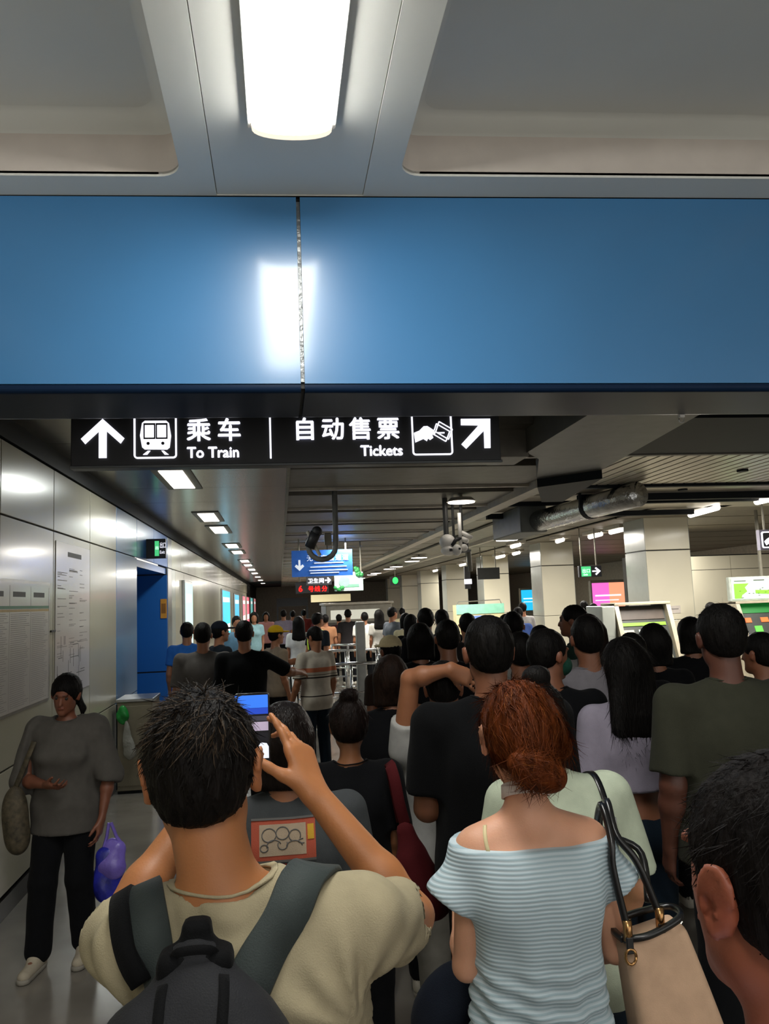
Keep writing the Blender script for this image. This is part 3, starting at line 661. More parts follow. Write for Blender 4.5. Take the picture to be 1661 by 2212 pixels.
bx(1.2, 3.15, 21.95, 24.55, 1.78, 1.84, bev=.01).build('roof_edge', m_lip, t)
t = thing('gate_box', 'dark gate box at the far end of the walkway', 'gate box', (1, 46, 0))
bx(-.2, 1.6, 46, 46.3, 1.72, 2.2).build('panel', m_dark, t); bx(-.2, -.1, 46, 46.3, 0, 1.72).build('post', m_dark, t); bx(1.5, 1.6, 46, 46.3, 0, 1.72).build('post', m_dark, t)
bx(1.7, 3.9, 44, 44.2, 1.9, 2.3).build('lit_fascia', glow('far_fascia', 'bdb48c', .5), t)
# security scanner arch left of centre and clutter of the middle distance
q = thing('steel_post_gate', 'tall grey metal post rising above the barriers', 'post', (1.36, 13.68, 0))
bx(1.28, 1.44, 13.6, 13.76, 0, 1.52, bev=.02).build('post', mat('grey_gate_post', '8b8c8a', .35, metal=.4), q)
bx(1.26, 1.46, 13.58, 13.78, 0, .03).build('foot', m_steel, q)
q = thing('steel_post_gate', 'wide grey metal post at the right end of the barriers', 'post', (1.59, 12.57, 0))
bx(1.52, 1.66, 12.5, 12.64, 0, 1.02, bev=.02).build('post', mat('grey_gate_post', '8b8c8a', .35, metal=.4), q); bx(1.5, 1.68, 12.48, 12.66, 0, .03).build('foot', m_steel, q)

# ================================================================ stainless barriers
m_rail = mat('polished_rail', 'c9cacb', .18, metal=1, var=.05)
def barrier(label, x0, y0, x1, y1, z=1.02, n=3, rails=(1.0, .56, .2), r=.024):
    t = thing('steel_barrier', label, 'barrier', ((x0+x1)/2, (y0+y1)/2, 0))
    for f in rails: MB().tube([(x0, y0, z*f), (x1, y1, z*f)], r if f == 1 else r*.65, 8).build('rail', m_rail, t, smooth=True)
    for k in range(n):
        a = k/(n-1); x, y = x0+(x1-x0)*a, y0+(y1-y0)*a
        MB().tube([(x, y, .012), (x, y, z)], r*.9, 8).disc((x, y, 0), .07, .015, 12).build('post', m_rail, t, smooth=True)
barrier('long steel barrier behind the man in the striped shirt', -.5, 14.2, 1.66, 13.9, n=5)
barrier('steel barrier farther back with blue tinted rail by the white shirt man', 1.0, 15.9, 1.62, 15.6, n=3)
barrier('steel barrier behind the yellow cap, in front of the long one', -.6, 12.2, .55, 12.0, z=.98, n=4)
barrier('curved steel barrier run by the beige cap', 1.72, 12.8, 1.82, 15.3, n=4)
barrier('steel barrier at the left by the uniformed man', -1.2, 11.6, -.62, 11.5, z=.9, n=3)
barrier('short steel barrier low behind the bun haired woman', .55, 11.9, 1.5, 11.8, z=.95, n=3)
# folded white metal stands leaning behind the yellow cap
for k in range(6):
    x = -.30+.13*k
    t = thing('leaning_pole', 'pale metal pole leaning on the barrier behind the yellow cap, %s from the left' % ('first', 'second', 'third', 'fourth', 'fifth', 'sixth')[k], 'pole', (x, 12, 0), group='pale poles leaning on the barrier')
    MB().tube([(x+.05*(k % 2), 11.75, .02), (x-.06, 11.98, .93)], .028, 8).build('pole', m_wh, t, smooth=True)
t = thing('wall_latch', 'small dark latch slot between the two wall posters', 'latch', (-1.745, 6.42, 1.73))
bx(-1.748, -1.738, 6.37, 6.49, 1.722, 1.738, bev=.002).build('slot', m_groove, t)
t = thing('cable_hook', 'tiny clear hook stuck under the right end of the blue beam', 'hook', (2.06, 3.72, 2.74))
MB().tube([(2.06+.014*cos(k*pi/5), 3.72, 2.738-.010+.014*sin(k*pi/5)) for k in range(-6, 4)], .0025, 6).build('loop', m_steel, t, smooth=True)
bx(2.05, 2.075, 3.71, 3.73, 2.742, 2.756).build('pad', m_wh, t)

# ================================================================ figures: signed distance shapes meshed with surface nets
A_ = np.array
class Pr:
    __slots__ = ('f', 'lo', 'hi', 'mode', 'k')
    def __init__(s, f, lo, hi, mode='u', k=.02): s.f, s.lo, s.hi, s.mode, s.k = f, A_(lo, float), A_(hi, float), mode, k
def cone(a, b, ra, rb, n=None, s=1., mode='u', k=.02):
    a = A_(a, float); b = A_(b, float); ab = b-a; L2 = max(ab@ab, 1e-9)
    nn = None if n is None else A_(n, float)/np.linalg.norm(n); q_ = 1/s**2-1
    def f(X, Y, Z):
        x, y, z = X-a[0], Y-a[1], Z-a[2]
        t = np.clip((x*ab[0]+y*ab[1]+z*ab[2])/L2, 0, 1)
        x = x-t*ab[0]; y = y-t*ab[1]; z = z-t*ab[2]
        r2 = x*x+y*y+z*z
        if nn is not None: r2 = r2+(x*nn[0]+y*nn[1]+z*nn[2])**2*q_
        return np.sqrt(r2)-(ra+(rb-ra)*t)
    R = max(ra, rb); return Pr(f, np.minimum(a, b)-R, np.maximum(a, b)+R, mode, k)
def ell(c, r, Rm=None, mode='u', k=.02):
    c = A_(c, float); r = A_(r, float); Rm_ = None if Rm is None else A_(Rm, float)
    def f(X, Y, Z):
        x, y, z = X-c[0], Y-c[1], Z-c[2]
        if Rm_ is not None:
            x, y, z = (x*Rm_[0, 0]+y*Rm_[1, 0]+z*Rm_[2, 0], x*Rm_[0, 1]+y*Rm_[1, 1]+z*Rm_[2, 1], x*Rm_[0, 2]+y*Rm_[1, 2]+z*Rm_[2, 2])
        k0 = np.sqrt((x/r[0])**2+(y/r[1])**2+(z/r[2])**2); k1 = np.sqrt((x/r[0]**2)**2+(y/r[1]**2)**2+(z/r[2]**2)**2)
        return k0*(k0-1)/(k1+1e-6)
    R = r.max() if Rm is not None else r
    return Pr(f, c-R, c+R, mode, k)
def boxp(c, h, rr=.02, Rm=None, mode='u', k=.02):
    c = A_(c, float); h = A_(h, float)-rr; Rm_ = np.eye(3) if Rm is None else A_(Rm, float)
    def f(X, Y, Z):
        x, y, z = X-c[0], Y-c[1], Z-c[2]
        x, y, z = [abs(x*Rm_[0, i]+y*Rm_[1, i]+z*Rm_[2, i])-h[i] for i in range(3)]
        return np.sqrt(np.maximum(x, 0)**2+np.maximum(y, 0)**2+np.maximum(z, 0)**2)+np.minimum(np.maximum(np.maximum(x, y), z), 0)-rr
    R = np.linalg.norm(h)+rr if Rm is not None else h+rr
    return Pr(f, c-R, c+R, mode, k)
def plane(p, n, mode='i', k=.004):
    """keeps the side opposite to n"""
    p = A_(p, float); n = A_(n, float)/np.linalg.norm(n)
    return Pr(lambda X, Y, Z: (X-p[0])*n[0]+(Y-p[1])*n[1]+(Z-p[2])*n[2], (-9, -9, -9), (9, 9, 9), mode, k)
def field(fn): return Pr(fn, (-9, -9, -9), (9, 9, 9), 'add', 0)
def comb(f, d, mode, k):
    if mode == 'add': return f+d
    if mode == 'u':
        h = np.maximum(k-np.abs(f-d), 0)/k; return np.minimum(f, d)-h*h*k*.25
    if mode == 's': d = -d
    h = np.maximum(k-np.abs(f-d), 0)/k; return np.maximum(f, d)+h*h*k*.25
def sub(prims, k=.02, mode='u'):
    """a group of shapes evaluated on its own, then joined"""
    lo = np.min([p.lo for p in prims if p.mode == 'u'], 0); hi = np.max([p.hi for p in prims if p.mode == 'u'], 0)
    def f(X, Y, Z):
        d = None
        for p in prims:
            v = p.f(X, Y, Z); d = v if d is None else comb(d, v, p.mode, p.k)
        return d
    return Pr(f, lo, hi, mode, k)
def evalp(prims, P):
    X, Y, Z = P[:, 0], P[:, 1], P[:, 2]; d = np.full(len(P), 1.0)
    for p in prims: d = comb(d, p.f(X, Y, Z), p.mode, p.k)
    return d
def grad(prims, P, e=.002):
    g = np.stack([evalp(prims, P+A_(v)*e)-evalp(prims, P-A_(v)*e) for v in ((1, 0, 0), (0, 1, 0), (0, 0, 1))], 1)
    return g/(np.linalg.norm(g, axis=1, keepdims=True)+1e-9)
def project(prims, P, off, it=12):
    P = A_(P, float).copy()
    for _ in range(it): P -= grad(prims, P)*((evalp(prims, P)-off)*.8)[:, None]
    return P
def nets(prims, h):
    us = [p for p in prims if p.mode == 'u']
    lo = np.min([p.lo for p in us], 0)-3*h; hi = np.max([p.hi for p in us], 0)+3*h
    for p in prims:      # axis aligned clips shrink the grid
        if p.mode == 'i' and hasattr(p.f, 'clip'): pass
    N = np.ceil((hi-lo)/h).astype(int)+1
    ax = [(lo[i]+h*np.arange(N[i])).astype(np.float32) for i in range(3)]
    F = np.full(tuple(N), .5, np.float32)
    for p in prims:
        m = p.k+2.5*h
        s = []
        for i in range(3):
            a = max(0, int((p.lo[i]-m-lo[i])/h)); b = min(N[i], int((p.hi[i]+m-lo[i])/h)+2); s.append(slice(a, max(a, b)))
        X, Y, Z = ax[0][s[0]][:, None, None], ax[1][s[1]][None, :, None], ax[2][s[2]][None, None, :]
        if 0 in (X.size, Y.size, Z.size): continue
        F[tuple(s)] = comb(F[tuple(s)], p.f(X, Y, Z).astype(np.float32), p.mode, p.k)
    F[0] = F[-1] = .5; F[:, 0] = F[:, -1] = .5; F[:, :, 0] = F[:, :, -1] = .5
    sg_ = F < 0
    c = np.zeros(tuple(N-1), np.int8)
    for dx in (0, 1):
        for dy in (0, 1):
            for dz in (0, 1): c += sg_[dx:N[0]-1+dx, dy:N[1]-1+dy, dz:N[2]-1+dz]
    I = np.nonzero((c > 0) & (c < 8)); n = len(I[0])
    idx = np.full(tuple(N-1), -1, np.int32); idx[I] = np.arange(n)
    acc = np.zeros((n, 3), np.float32); cnt = np.zeros(n, np.float32)
    co = [(a, b, d) for a in (0, 1) for b in (0, 1) for d in (0, 1)]
    vals = {q: F[I[0]+q[0], I[1]+q[1], I[2]+q[2]] for q in co}
    for i in range(3):
        for q in co:
            if q[i]: continue
            r = list(q); r[i] = 1; r = tuple(r); fa, fb = vals[q], vals[r]; m = (fa < 0) != (fb < 0)
            t = np.where(m, fa/np.where(m, fa-fb, 1), 0)
            for j in range(3): acc[:, j] += m*(q[j]+(t if j == i else 0))
            cnt += m
    V = (np.stack(I, 1)+acc/np.maximum(cnt, 1)[:, None])*h+lo
    Q = []
    for i in range(3):
        j, k_ = (i+1) % 3, (i+2) % 3
        sl = [slice(1, -1)]*3; sl[i] = slice(0, -1)
        a = sg_[tuple(sl)]; s2_ = list(sl); s2_[i] = slice(1, None); b = sg_[tuple(s2_)]
        E = np.nonzero(a != b)
        if not len(E[0]): continue
        base = np.stack(E, 1)+A_([0 if t == i else 1 for t in range(3)])
        def cell(dj, dk):
            q = base.copy(); q[:, j] -= dj; q[:, k_] -= dk; return idx[q[:, 0], q[:, 1], q[:, 2]]
        q = np.stack([cell(1, 1), cell(0, 1), cell(0, 0), cell(1, 0)], 1)
        fl = ~a[E]; q[fl] = q[fl][:, ::-1]; Q.append(q)
    Q = np.concatenate(Q); Q = Q[(Q >= 0).all(1)]
    return V.astype(np.float32), Q.astype(np.int32)
def npmesh(name, V, Q, m=None, smooth=True):
    me = bpy.data.meshes.new(name); k = Q.shape[1]
    me.vertices.add(len(V)); me.vertices.foreach_set('co', np.ascontiguousarray(V, np.float32).ravel())
    me.loops.add(Q.size); me.loops.foreach_set('vertex_index', np.ascontiguousarray(Q, np.int32).ravel())
    me.polygons.add(len(Q)); me.polygons.foreach_set('loop_start', np.arange(0, Q.size, k, dtype=np.int32))
    me.polygons.foreach_set('use_smooth', np.full(len(Q), smooth)); me.update(); me.validate(clean_customdata=False)
    if m: me.materials.append(m)
    return me
def rz(a): return A_([[cos(a), -sin(a), 0], [sin(a), cos(a), 0], [0, 0, 1]])
def rx(a): return A_([[1, 0, 0], [0, cos(a), -sin(a)], [0, sin(a), cos(a)]])
def ry(a): return A_([[cos(a), 0, sin(a)], [0, 1, 0], [-sin(a), 0, cos(a)]])
def unit(v): v = A_(v, float); return v/(np.linalg.norm(v)+1e-9)

def ribbon(pts, nrm, width, th, closed=False):
    """flat strap along pts lying on a surface with normals nrm"""
    P = A_(pts, float); n = len(P); Nn = A_(nrm, float)
    T = np.gradient(P, axis=0); T /= np.linalg.norm(T, axis=1, keepdims=True)+1e-9
    B = np.cross(T, Nn); B /= np.linalg.norm(B, axis=1, keepdims=True)+1e-9
    wd = np.broadcast_to(A_(width, float), (n,))[:, None]/2
    prof = [(-1, 0), (-.93, 1), (.93, 1), (1, 0), (.93, -1), (-.93, -1)]
    V = np.concatenate([P+B*wd*a+Nn*th/2*b for a, b in prof]); m = len(prof); Q = []
    for i in range(n-1):
        for k in range(m): Q.append((k*n+i, k*n+i+1, ((k+1) % m)*n+i+1, ((k+1) % m)*n+i))
    Q.append((0, n, 2*n, 3*n)); Q.append((0, 3*n, 4*n, 5*n)); Q.append((n-1, 4*n-1, 3*n-1, 2*n-1)); Q.append((n-1, 6*n-1, 5*n-1, 4*n-1))
    return V, A_(Q)[:, ::-1]
def spline(pts, n):
    P = A_(pts, float); m = len(P); t = np.linspace(0, m-1, n); out = []
    for u in t:
        i = min(int(u), m-2); f = u-i; p0, p1, p2, p3 = P[max(i-1, 0)], P[i], P[i+1], P[min(i+2, m-1)]
        out.append(.5*((2*p1)+(-p0+p2)*f+(2*p0-5*p1+4*p2-p3)*f*f+(-p0+3*p1-3*p2+p3)*f**3))
    return A_(out)

def hand_prims(wr, d, nb, side, curl=(.35, .45, .3), spread=.10, thumb=(.5, .3), sc=1., fl=None, k=.006):
    """wrist, direction to the fingers, normal out of the back of the hand, side=+1 when the thumb is at cross(d, nb)*side"""
    wr = A_(wr, float); d = unit(d); nb = unit(nb-d*(nb@d)); t = unit(np.cross(d, nb))*side; o = []
    kn = [wr+d*.088*sc+t*.030*sc, wr+d*.093*sc+t*.010*sc, wr+d*.088*sc-t*.010*sc, wr+d*.080*sc-t*.028*sc]
    for p, off in zip(kn, (.014, .005, -.005, -.013)): o.append(cone(wr+t*off*sc, p, .017*sc, .0135*sc, n=nb, s=.85, k=.018))
    L = [(.040, .025, .020), (.045, .028, .021), (.041, .026, .021), (.032, .020, .018)]
    for i, p in enumerate(kn):
        a = 0; q = p; dr = unit(d+t*spread*(1.5-i)); fc = curl if fl is None or fl[i] is None else fl[i]
        for j in range(3):
            a += fc[j]; v = dr*cos(a)-nb*sin(a); e = q+v*L[i][j]*sc
            r0, r1 = (.0092-.0009*j)*sc, (.0085-.0010*j)*sc
            if i == 3: r0 *= .88; r1 *= .88
            o.append(cone(q, e, r0, r1, k=k if j == 0 else .004)); q = e
    # thumb leaves the side of the palm
    b0 = wr+d*.022*sc+t*.022*sc-nb*.006*sc; v = unit(d*cos(thumb[0])+t*sin(thumb[0])-nb*.35)
    e1 = b0+v*.042*sc; o.append(cone(b0, e1, .016*sc, .0125*sc, k=.018))
    v2 = unit(v*cos(thumb[1])+(d*.8-nb*.4)*sin(thumb[1])); e2 = e1+v2*.032*sc; o.append(cone(e1, e2, .0115*sc, .0105*sc, k=.006))
    v3 = unit(v2+(d-nb*.3)*.2); o.append(cone(e2, e2+v3*.026*sc, .0105*sc, .0085*sc, k=.004))
    return o

def wr_field(amp, seed, f1=38., f2=70.):
    r = np.random.RandomState(seed); a = r.uniform(-1, 1, (4, 3)); p = r.uniform(0, 6, 4)
    a[:, 2] *= .55
    def f(X, Y, Z):
        w = 1.4*np.sin(11*X+7*Z+9*Y+p[3])
        d = np.sin(f1*(a[0, 0]*X+a[0, 1]*Y+a[0, 2]*Z)+w+p[0])+.7*np.sin(f2*(a[1, 0]*X+a[1, 1]*Y+a[1, 2]*Z)+1.3*w+p[1])+.5*np.sin(f1*1.6*(a[2, 0]*X+a[2, 1]*Y+a[2, 2]*Z)-w+p[2])
        return d*amp*.5
    return field(f)

class Fig: pass
def figure(label, X, Y, H, yaw=0, fem=0, build=1., head=(0, 0, 0), headoff=(0, 0, 0), armL=None, armR=None, handL=None, handR=None, legs='stand',
           skin=('skin_tan', '946143'), hair='short', hairc=('hair_black', '0d0b0a'), hairx=None,
           top=('tee_black', '0b0c0f'), topm=None, sleeve=.62, hem=.84, loose=.016, wrk=.003, neckcut=.0, topx=None,
           pants=('pants_black', '0c0d10'), pleg=.10, pwide=.012, shoes=('shoe_white', 'b9b4a8'), vox=.012, face=False, group=None, lean=0, cat='person', mouth=False):
    """one standing person: body, hair, top, trousers, shoes. canonical height 1.75 m, faces +y, scaled by H"""
    s = H/1.75; F = Fig(); F.s = s; F.yaw = radians(yaw); F.pos = A_((X, Y, 0)); seed = abs(hash_(label)) % 9999
    F.seed = seed
    root = thing('person', label, cat, (X, Y, 0), F.yaw, group); root.scale = (s, s, s); F.root = root
    W = (.94 if fem else 1.)*build; Dp = build
    sh = .172*W if fem else .192*W; nr_ = .047 if fem else .056
    def M_(p): return A_((p[0], p[1]+lean*max(0, p[2]-.95), p[2]))
    Hc = A_((0, .012, 1.635))+A_(headoff)+A_((0, lean*.68, 0)); Rh = rz(radians(head[0])) @ rx(radians(head[1])) @ ry(radians(head[2]))
    def h(p): return Hc+Rh @ A_(p, float)
    F.h, F.Hc, F.Rh = h, Hc, Rh
    nx = headoff[0]*.6
    def torso(e, k=.04):
        bw = 1 if not fem else .90
        o = [ell(M_((0, -.005, .94)), ((.165 if not fem else .172)*W+e, .115*Dp+e, .14), k=k),
             cone(M_((0, 0, 1.0)), M_((0, 0, 1.16)), (.142*bw)*W+e, (.145*bw)*W+e, n=(0, 1, 0), s=.74, k=k),
             ell(M_((0, .003, 1.27)), (.165*W*(.95 if fem else 1)+e, .112*Dp+e, .17+e), k=k),
             cone(M_((-sh*.70, -.005, 1.375)), M_((sh*.70, -.005, 1.375)), .056+e*.8, .056+e*.8, k=k)]
        for q in (-1, 1):
            o.append(cone(M_((q*.02+nx, -.015, 1.440)), M_((q*sh*.85, -.008, 1.388)), .042+e*.4, .043+e*.6, k=k))
            o.append(ell(M_((q*.085*W, -.068, 1.29)), (.065, .04+e, .09), k=k)); o.append(ell(M_((q*.075, -.055, .90)), (.085+e, .085+e, .095), k=k))
            if fem: o.append(ell(M_((q*.075, .085, 1.25)), (.062+e, .055+e, .062), k=k))
        return o
    SH = {-1: M_((-sh, -.005, 1.382)), 1: M_((sh, -.005, 1.382))}
    AR = {}
    for q, ar in ((-1, armL), (1, armR)):
        if ar is None: ar = ((q*(sh+.030), -.03, 1.105), (q*(sh+.030), .05, .865))
        elif ar == 'phone': ar = ((q*(sh+.03), .03, 1.12), (q*.09, .25, 1.24))
        elif ar == 'fold': ar = ((q*(sh+.05), .0, 1.12), (q*.10, .22, 1.07))
        AR[q] = (A_(ar[0], float), A_(ar[1], float))
    F.AR, F.SH = AR, SH
    body = torso(0)
    nk0 = M_((nx, -.015, 1.44)); nk1 = h((0, -.02, -.06))
    body.append(cone(nk0, nk1, nr_+.004, nr_-.002, k=.03))
    for q in (-1, 1):
        a, (e, w_) = SH[q], AR[q]; ra = (.044 if fem else .050)*build; rb = (.035 if fem else .041)*build
        body += [cone(a, e, ra, rb, k=.03), cone(e, e+(w_-e)*.3, rb, rb*1.02, k=.015), cone(e+(w_-e)*.3, w_, rb*1.0, .026 if not fem else .022, k=.02)]
        hp = handR if q > 0 else handL
        if hp is not False and vox <= .013:
            dd = unit(w_-e)
            if hp is None: hp = dict(d=dd, nb=unit(np.cross(dd, (0, 1, 0))*q+A_((q*.6, 0, 0))), curl=(.3, .45, .3))
            hp = dict(hp); hd = hp.pop('d'); hn = hp.pop('nb'); sd = hp.pop('side', None)
            if sd is None: sd = 1 if np.cross(unit(hd), unit(hn))[1] > 0 else -1
            body += hand_prims(w_, A_(hd, float), A_(hn, float), sd, **hp)
        else: body.append(cone(w_, w_+unit(w_-e)*.13, .030, .022, k=.02))
    LG = {}
    for q in (-1, 1):
        hip = A_((q*.088, 0, .90)); kn = A_((q*.098, .015, .49)); an = A_((q*.10, -.02, .085)); toe = A_((q*.115, .13, .035))
        if legs == 'walk':
            kn = A_((q*.09, .12 if q > 0 else .0, .50)); an = A_((q*.085, .16 if q > 0 else -.22, .085 if q > 0 else .13)); toe = an+A_((0, .14, -.05))
        if isinstance(legs, dict): kn, an, toe = [A_(v, float) for v in legs[q]]
        LG[q] = (hip, kn, an, toe)
        body += [cone(hip, kn, .084, .054, k=.03), cone(kn, kn+(an-kn)*.35, .052, .053, k=.02), cone(kn+(an-kn)*.35, an, .052, .035, k=.02), cone(an, toe, .036, .026, k=.02)]
    # head
    def he(c, r, mode='u', k=.015): return ell(h(c), r, Rh, mode, k)
    hv = [he((0, -.014, .020), (.074, .093, .094)), he((0, .028, -.032), (.058, .062, .084), k=.03), cone(h((-.038, .005, -.068)), h((0, .068, -.096)), .022, .018, k=.03), cone(h((.038, .005, -.068)), h((0, .068, -.096)), .022, .018, k=.03)]
    if vox <= .02:
        hv += [cone(h((0, .088, .004)), h((0, .106, -.034)), .008, .0125, k=.012), he((0, .084, .026), (.045, .014, .010), k=.012)]
        for q in (-1, 1):
            hv += [he((q*.080, -.006, -.014), (.012, .020, .032), k=.008), he((q*.088, -.010, .004), (.006, .018, .016), k=.006),
                   he((q*.032, .096, .004), (.018, .012, .010), mode='s', k=.012)]
        hv += [he((0, .092, -.060), (.024, .010, .009), k=.006)]
        if vox < .008:
            for q in (-1, 1):
                e = [h((q*(.094-.003*abs(t-1.0)), -.010+(.017)*cos(t)-.004*sin(t), -.008+.028*sin(t))) for t in np.linspace(-1.0, 3.3, 9)]
                for u, v in zip(e, e[1:]): hv.append(cone(u, v, .0048, .0048, k=.003))
                e = [h((q*.0915, -.010+.008*cos(t), -.008+.016*sin(t))) for t in np.linspace(-1.6, 1.6, 5)]
                for u, v in zip(e, e[1:]): hv.append(cone(u, v, .0038, .0038, k=.003))
                hv.append(he((q*.084, .000, -.040), (.008, .009, .010), k=.005)); hv.append(he((q*.088, .009, -.012), (.006, .006, .009), k=.004))
                hv.append(he((q*.093, .000, -.018), (.008, .0075, .010), mode='s', k=.004))
    F.head = hv; body += hv
    F.bodyp = body
    V, Q = nets(body, vox)
    me = npmesh('body', V, Q, skin_mat(*skin))
    ca = me.color_attributes.new('tint', 'FLOAT_COLOR', 'POINT'); P = (V-Hc) @ Rh
    col = np.ones((len(V), 4), np.float32)
    lips = np.exp(-((P[:, 0]/.024)**2+((P[:, 2]+.060)/.008)**2+((P[:, 1]-.094)/.02)**2)); ear = np.exp(-(((np.abs(P[:, 0])-.085)/.012)**2+((P[:, 1]+.006)/.03)**2+((P[:, 2]+.012)/.035)**2))
    col[:, 1] -= .35*lips+.18*ear; col[:, 2] -= .3*lips+.16*ear
    if face:
        br = (np.abs(P[:, 2]-.024-.15*np.abs(np.abs(P[:, 0])-.03)) < .005) & (np.abs(np.abs(P[:, 0])-.033) < .019) & (P[:, 1] > .06); col[br, :3] = .18
    ca.data.foreach_set('color', col.ravel())
    F.body = link('body', me, None, root)
    if face:
        for q in (-1, 1):
            e = MB().sphere((0, 0, 0), .0105, 12).build('eye', mat('eye_white_shaded', '3b352f', .7), root, True, world=False); e.location = h((q*.031, .080, .003))  # eye whites coloured dark to match faces turned into shade
            MB().sphere((0, .0075, 0), (.0058, .0048, .0058), 10).build('iris', mat('eye_dark', '120c08', .2), e, True, world=False)
            e.rotation_euler = Matrix(Rh.tolist()).to_euler()
    # top
    if top:
        T = torso(loose, .05)
        T.append(cone(M_((0, .0, 1.22)), (0, 0, hem-.03), (.168 if not fem else .150)*W+loose*.6, (.172 if not fem else .168)*W+loose*1.2, n=(0, 1, 0), s=.72*Dp, k=.05))
        for q in (-1, 1):
            a, (e, w_) = SH[q], AR[q]; L1 = np.linalg.norm(e-a); d1 = unit(e-a)
            if sleeve <= 1: en = a+(e-a)*sleeve; grp = [cone(a-d1*.02, en+d1*.03, .052*build+loose*.6, (.047*build+loose*1.25), k=.03), plane(en, d1)]
            else: en = e+(w_-e)*(sleeve-1); dd = unit(w_-e); grp = [cone(a-d1*.02, e, .056*build+loose*.8, .046*build+loose, k=.03), cone(e, en+dd*.02, .046*build+loose, .032+loose, k=.03), Pr(plane(en, dd).f, (-9,)*3, (9,)*3, 'i', .004)]
            if vox <= .008 and sleeve <= 1: grp.append(cone(en-d1*.03, en+d1*.05, .046*build+loose*1.0, .048*build+loose*1.15, mode='s', k=.004))
            T.append(sub(grp, k=.035))
            if top == 'arm': pass
        if wrk: T.append(wr_field(wrk, seed))
        T.append(plane((0, 0, hem), (0, 0, -1)))
        T.append(cone(nk0+A_((0, .012, .070-neckcut*1.5)), nk0+(nk1-nk0)*1.7, nr_+.012+neckcut, nr_+.022+neckcut, mode='s', k=.010))
        T.append(plane((0, 0, 1.515), (0, -.45 if not fem else -.3, 1)))
        if topx: T = topx(F, T, M_)
        F.top = T
        V, Q = nets(T, vox)
        F.topo = link('top', npmesh('top', V, Q, topm or cloth(*top)), None, root)
        if vox <= .013 and (topx is None or topx.__name__ != 'offshoulder'):
            # neck rib
            th = np.linspace(0, 2*pi, 25); c0 = nk0+A_((0, .004, .040)); R_ = nr_+.017+neckcut
            P = A_([c0+A_((R_*cos(t), R_*sin(t)*1.0, -.026*sin(t))) for t in th]); P = project(T, P, .001, 5); N_ = grad(T, P)
            P = (np.roll(P[:-1], 1, 0)+P[:-1]*2+np.roll(P[:-1], -1, 0))/4; P = np.concatenate([P, P[:1]]); V, Q = ribbon(P, N_, .011, .004); link('neck_rib', npmesh('neck_rib', V, Q, topm or cloth(*top)), None, root)
    if pants:
        T = [ell((0, -.005, .93), (.170*W+.008, .118+.008, .13), k=.03)]
        for q in (-1, 1):
            hip, kn, an, toe = LG[q]; dn = unit(an-kn); en = kn+(an-kn)*(1-pleg) if pleg < 1 else kn
            T += [ell((q*.075, -.055, .90), (.09, .088, .10), k=.03), cone(hip+A_((0, 0, .02)), kn, .094+pwide*.4, .062+pwide, k=.02), cone(kn, en, .060+pwide, .050+pwide*1.3, k=.02)]
        T.append(wr_field(.0025, seed+3)); T.append(plane((0, 0, max(.98, hem+.06)), (0, 0, 1)))
        V, Q = nets(T, max(vox, .009)); F.pants = link('trousers', npmesh('trousers', V, Q, cloth(*pants)), None, root)
    if shoes:
        for q in (-1, 1):
            hip, kn, an, toe = LG[q]; d = unit((toe-an)*A_((1, 1, 0))); zz = toe[2]-.035
            b = A_((an[0], an[1], max(zz, 0)))-d*.02
            T = [cone(b+A_((0, 0, .042)), b+d*.20+A_((0, 0, .036)), .044, .038, n=(0, 0, 1), s=.9, k=.03), cone(b+A_((0, 0, .07)), b+d*.07+A_((0, 0, .075)), .044, .04, k=.03),
                 plane(b+A_((0, 0, .022)), (0, 0, -1)), cone(b+A_((0, 0, .16)), b+A_((0, 0, .09)), .036, .034, mode='s', k=.004)]
            V, Q = nets(T, max(vox*.8, .009)); so = link('shoe', npmesh('shoe', V, Q, cloth(*shoes)), None, root)
            if vox <= .013:
                T = [cone(b+A_((0, 0, .015)), b+d*.205+A_((0, 0, .015)), .047, .042, n=(0, 0, 1), s=1, k=.02), plane(b+A_((0, 0, .030)), (0, 0, 1)), plane(b+A_((0, 0, .002)), (0, 0, -1))]
                V, Q = nets(T, .009); link('sole', npmesh('sole', V, Q, mat('shoe_sole', '8f8a80', .6)), None, so)
    F.LG = LG
    # hair
    if hair:
        fm = hair_mat(*hairc)
        T = [he((0, -.020, .026), (.084, .103, .097), k=.02), he((0, -.046, -.025), (.066, .060, .074), k=.03)]
        if hair in ('long', 'bun', 'lowbun', 'bob', 'tail'): T = [he((0, -.022, .026), (.092, .108, .103), k=.02), he((0, -.05, -.02), (.080, .072, .080), k=.03)]
        cut = [he((0, .086, -.052), (.068, .085, .098), mode='s', k=.012)]
        if hair in ('short', 'buzz'):
            for q in (-1, 1): cut.append(he((q*.100, .012, -.044), (.034, .042, .062), mode='s', k=.010))
            zc = -.078 if hair == 'short' else -.06
            cut.append(plane(h((0, -.07, zc)), Rh @ A_((0, .35, -1)), k=.02))
        elif hair != 'long' and hair != 'bob':
            for q in (-1, 1): cut.append(he((q*.094, .022, -.05), (.026, .040, .050), mode='s', k=.012))
            cut.append(plane(h((0, -.07, -.088)), Rh @ A_((0, .2, -1)), k=.02))
        if hair == 'bob':
            for q in (-1, 0, 1): T.append(cone(h((q*.055, -.045, .0)), h((q*.062, -.045, -.13)), .045, .042, k=.04))
            cut.append(plane(h((0, 0, -.145)), (0, 0, -1), k=.01))
        if hair == 'long':
            for q in (-1, -.35, .35, 1): T.append(cone(h((q*.052, -.062, .0)), Hc+A_((q*.090, -.110-.015*abs(q), -.29+.03*abs(q))), .050, .036, n=(0, 1, 0), s=.8, k=.05))
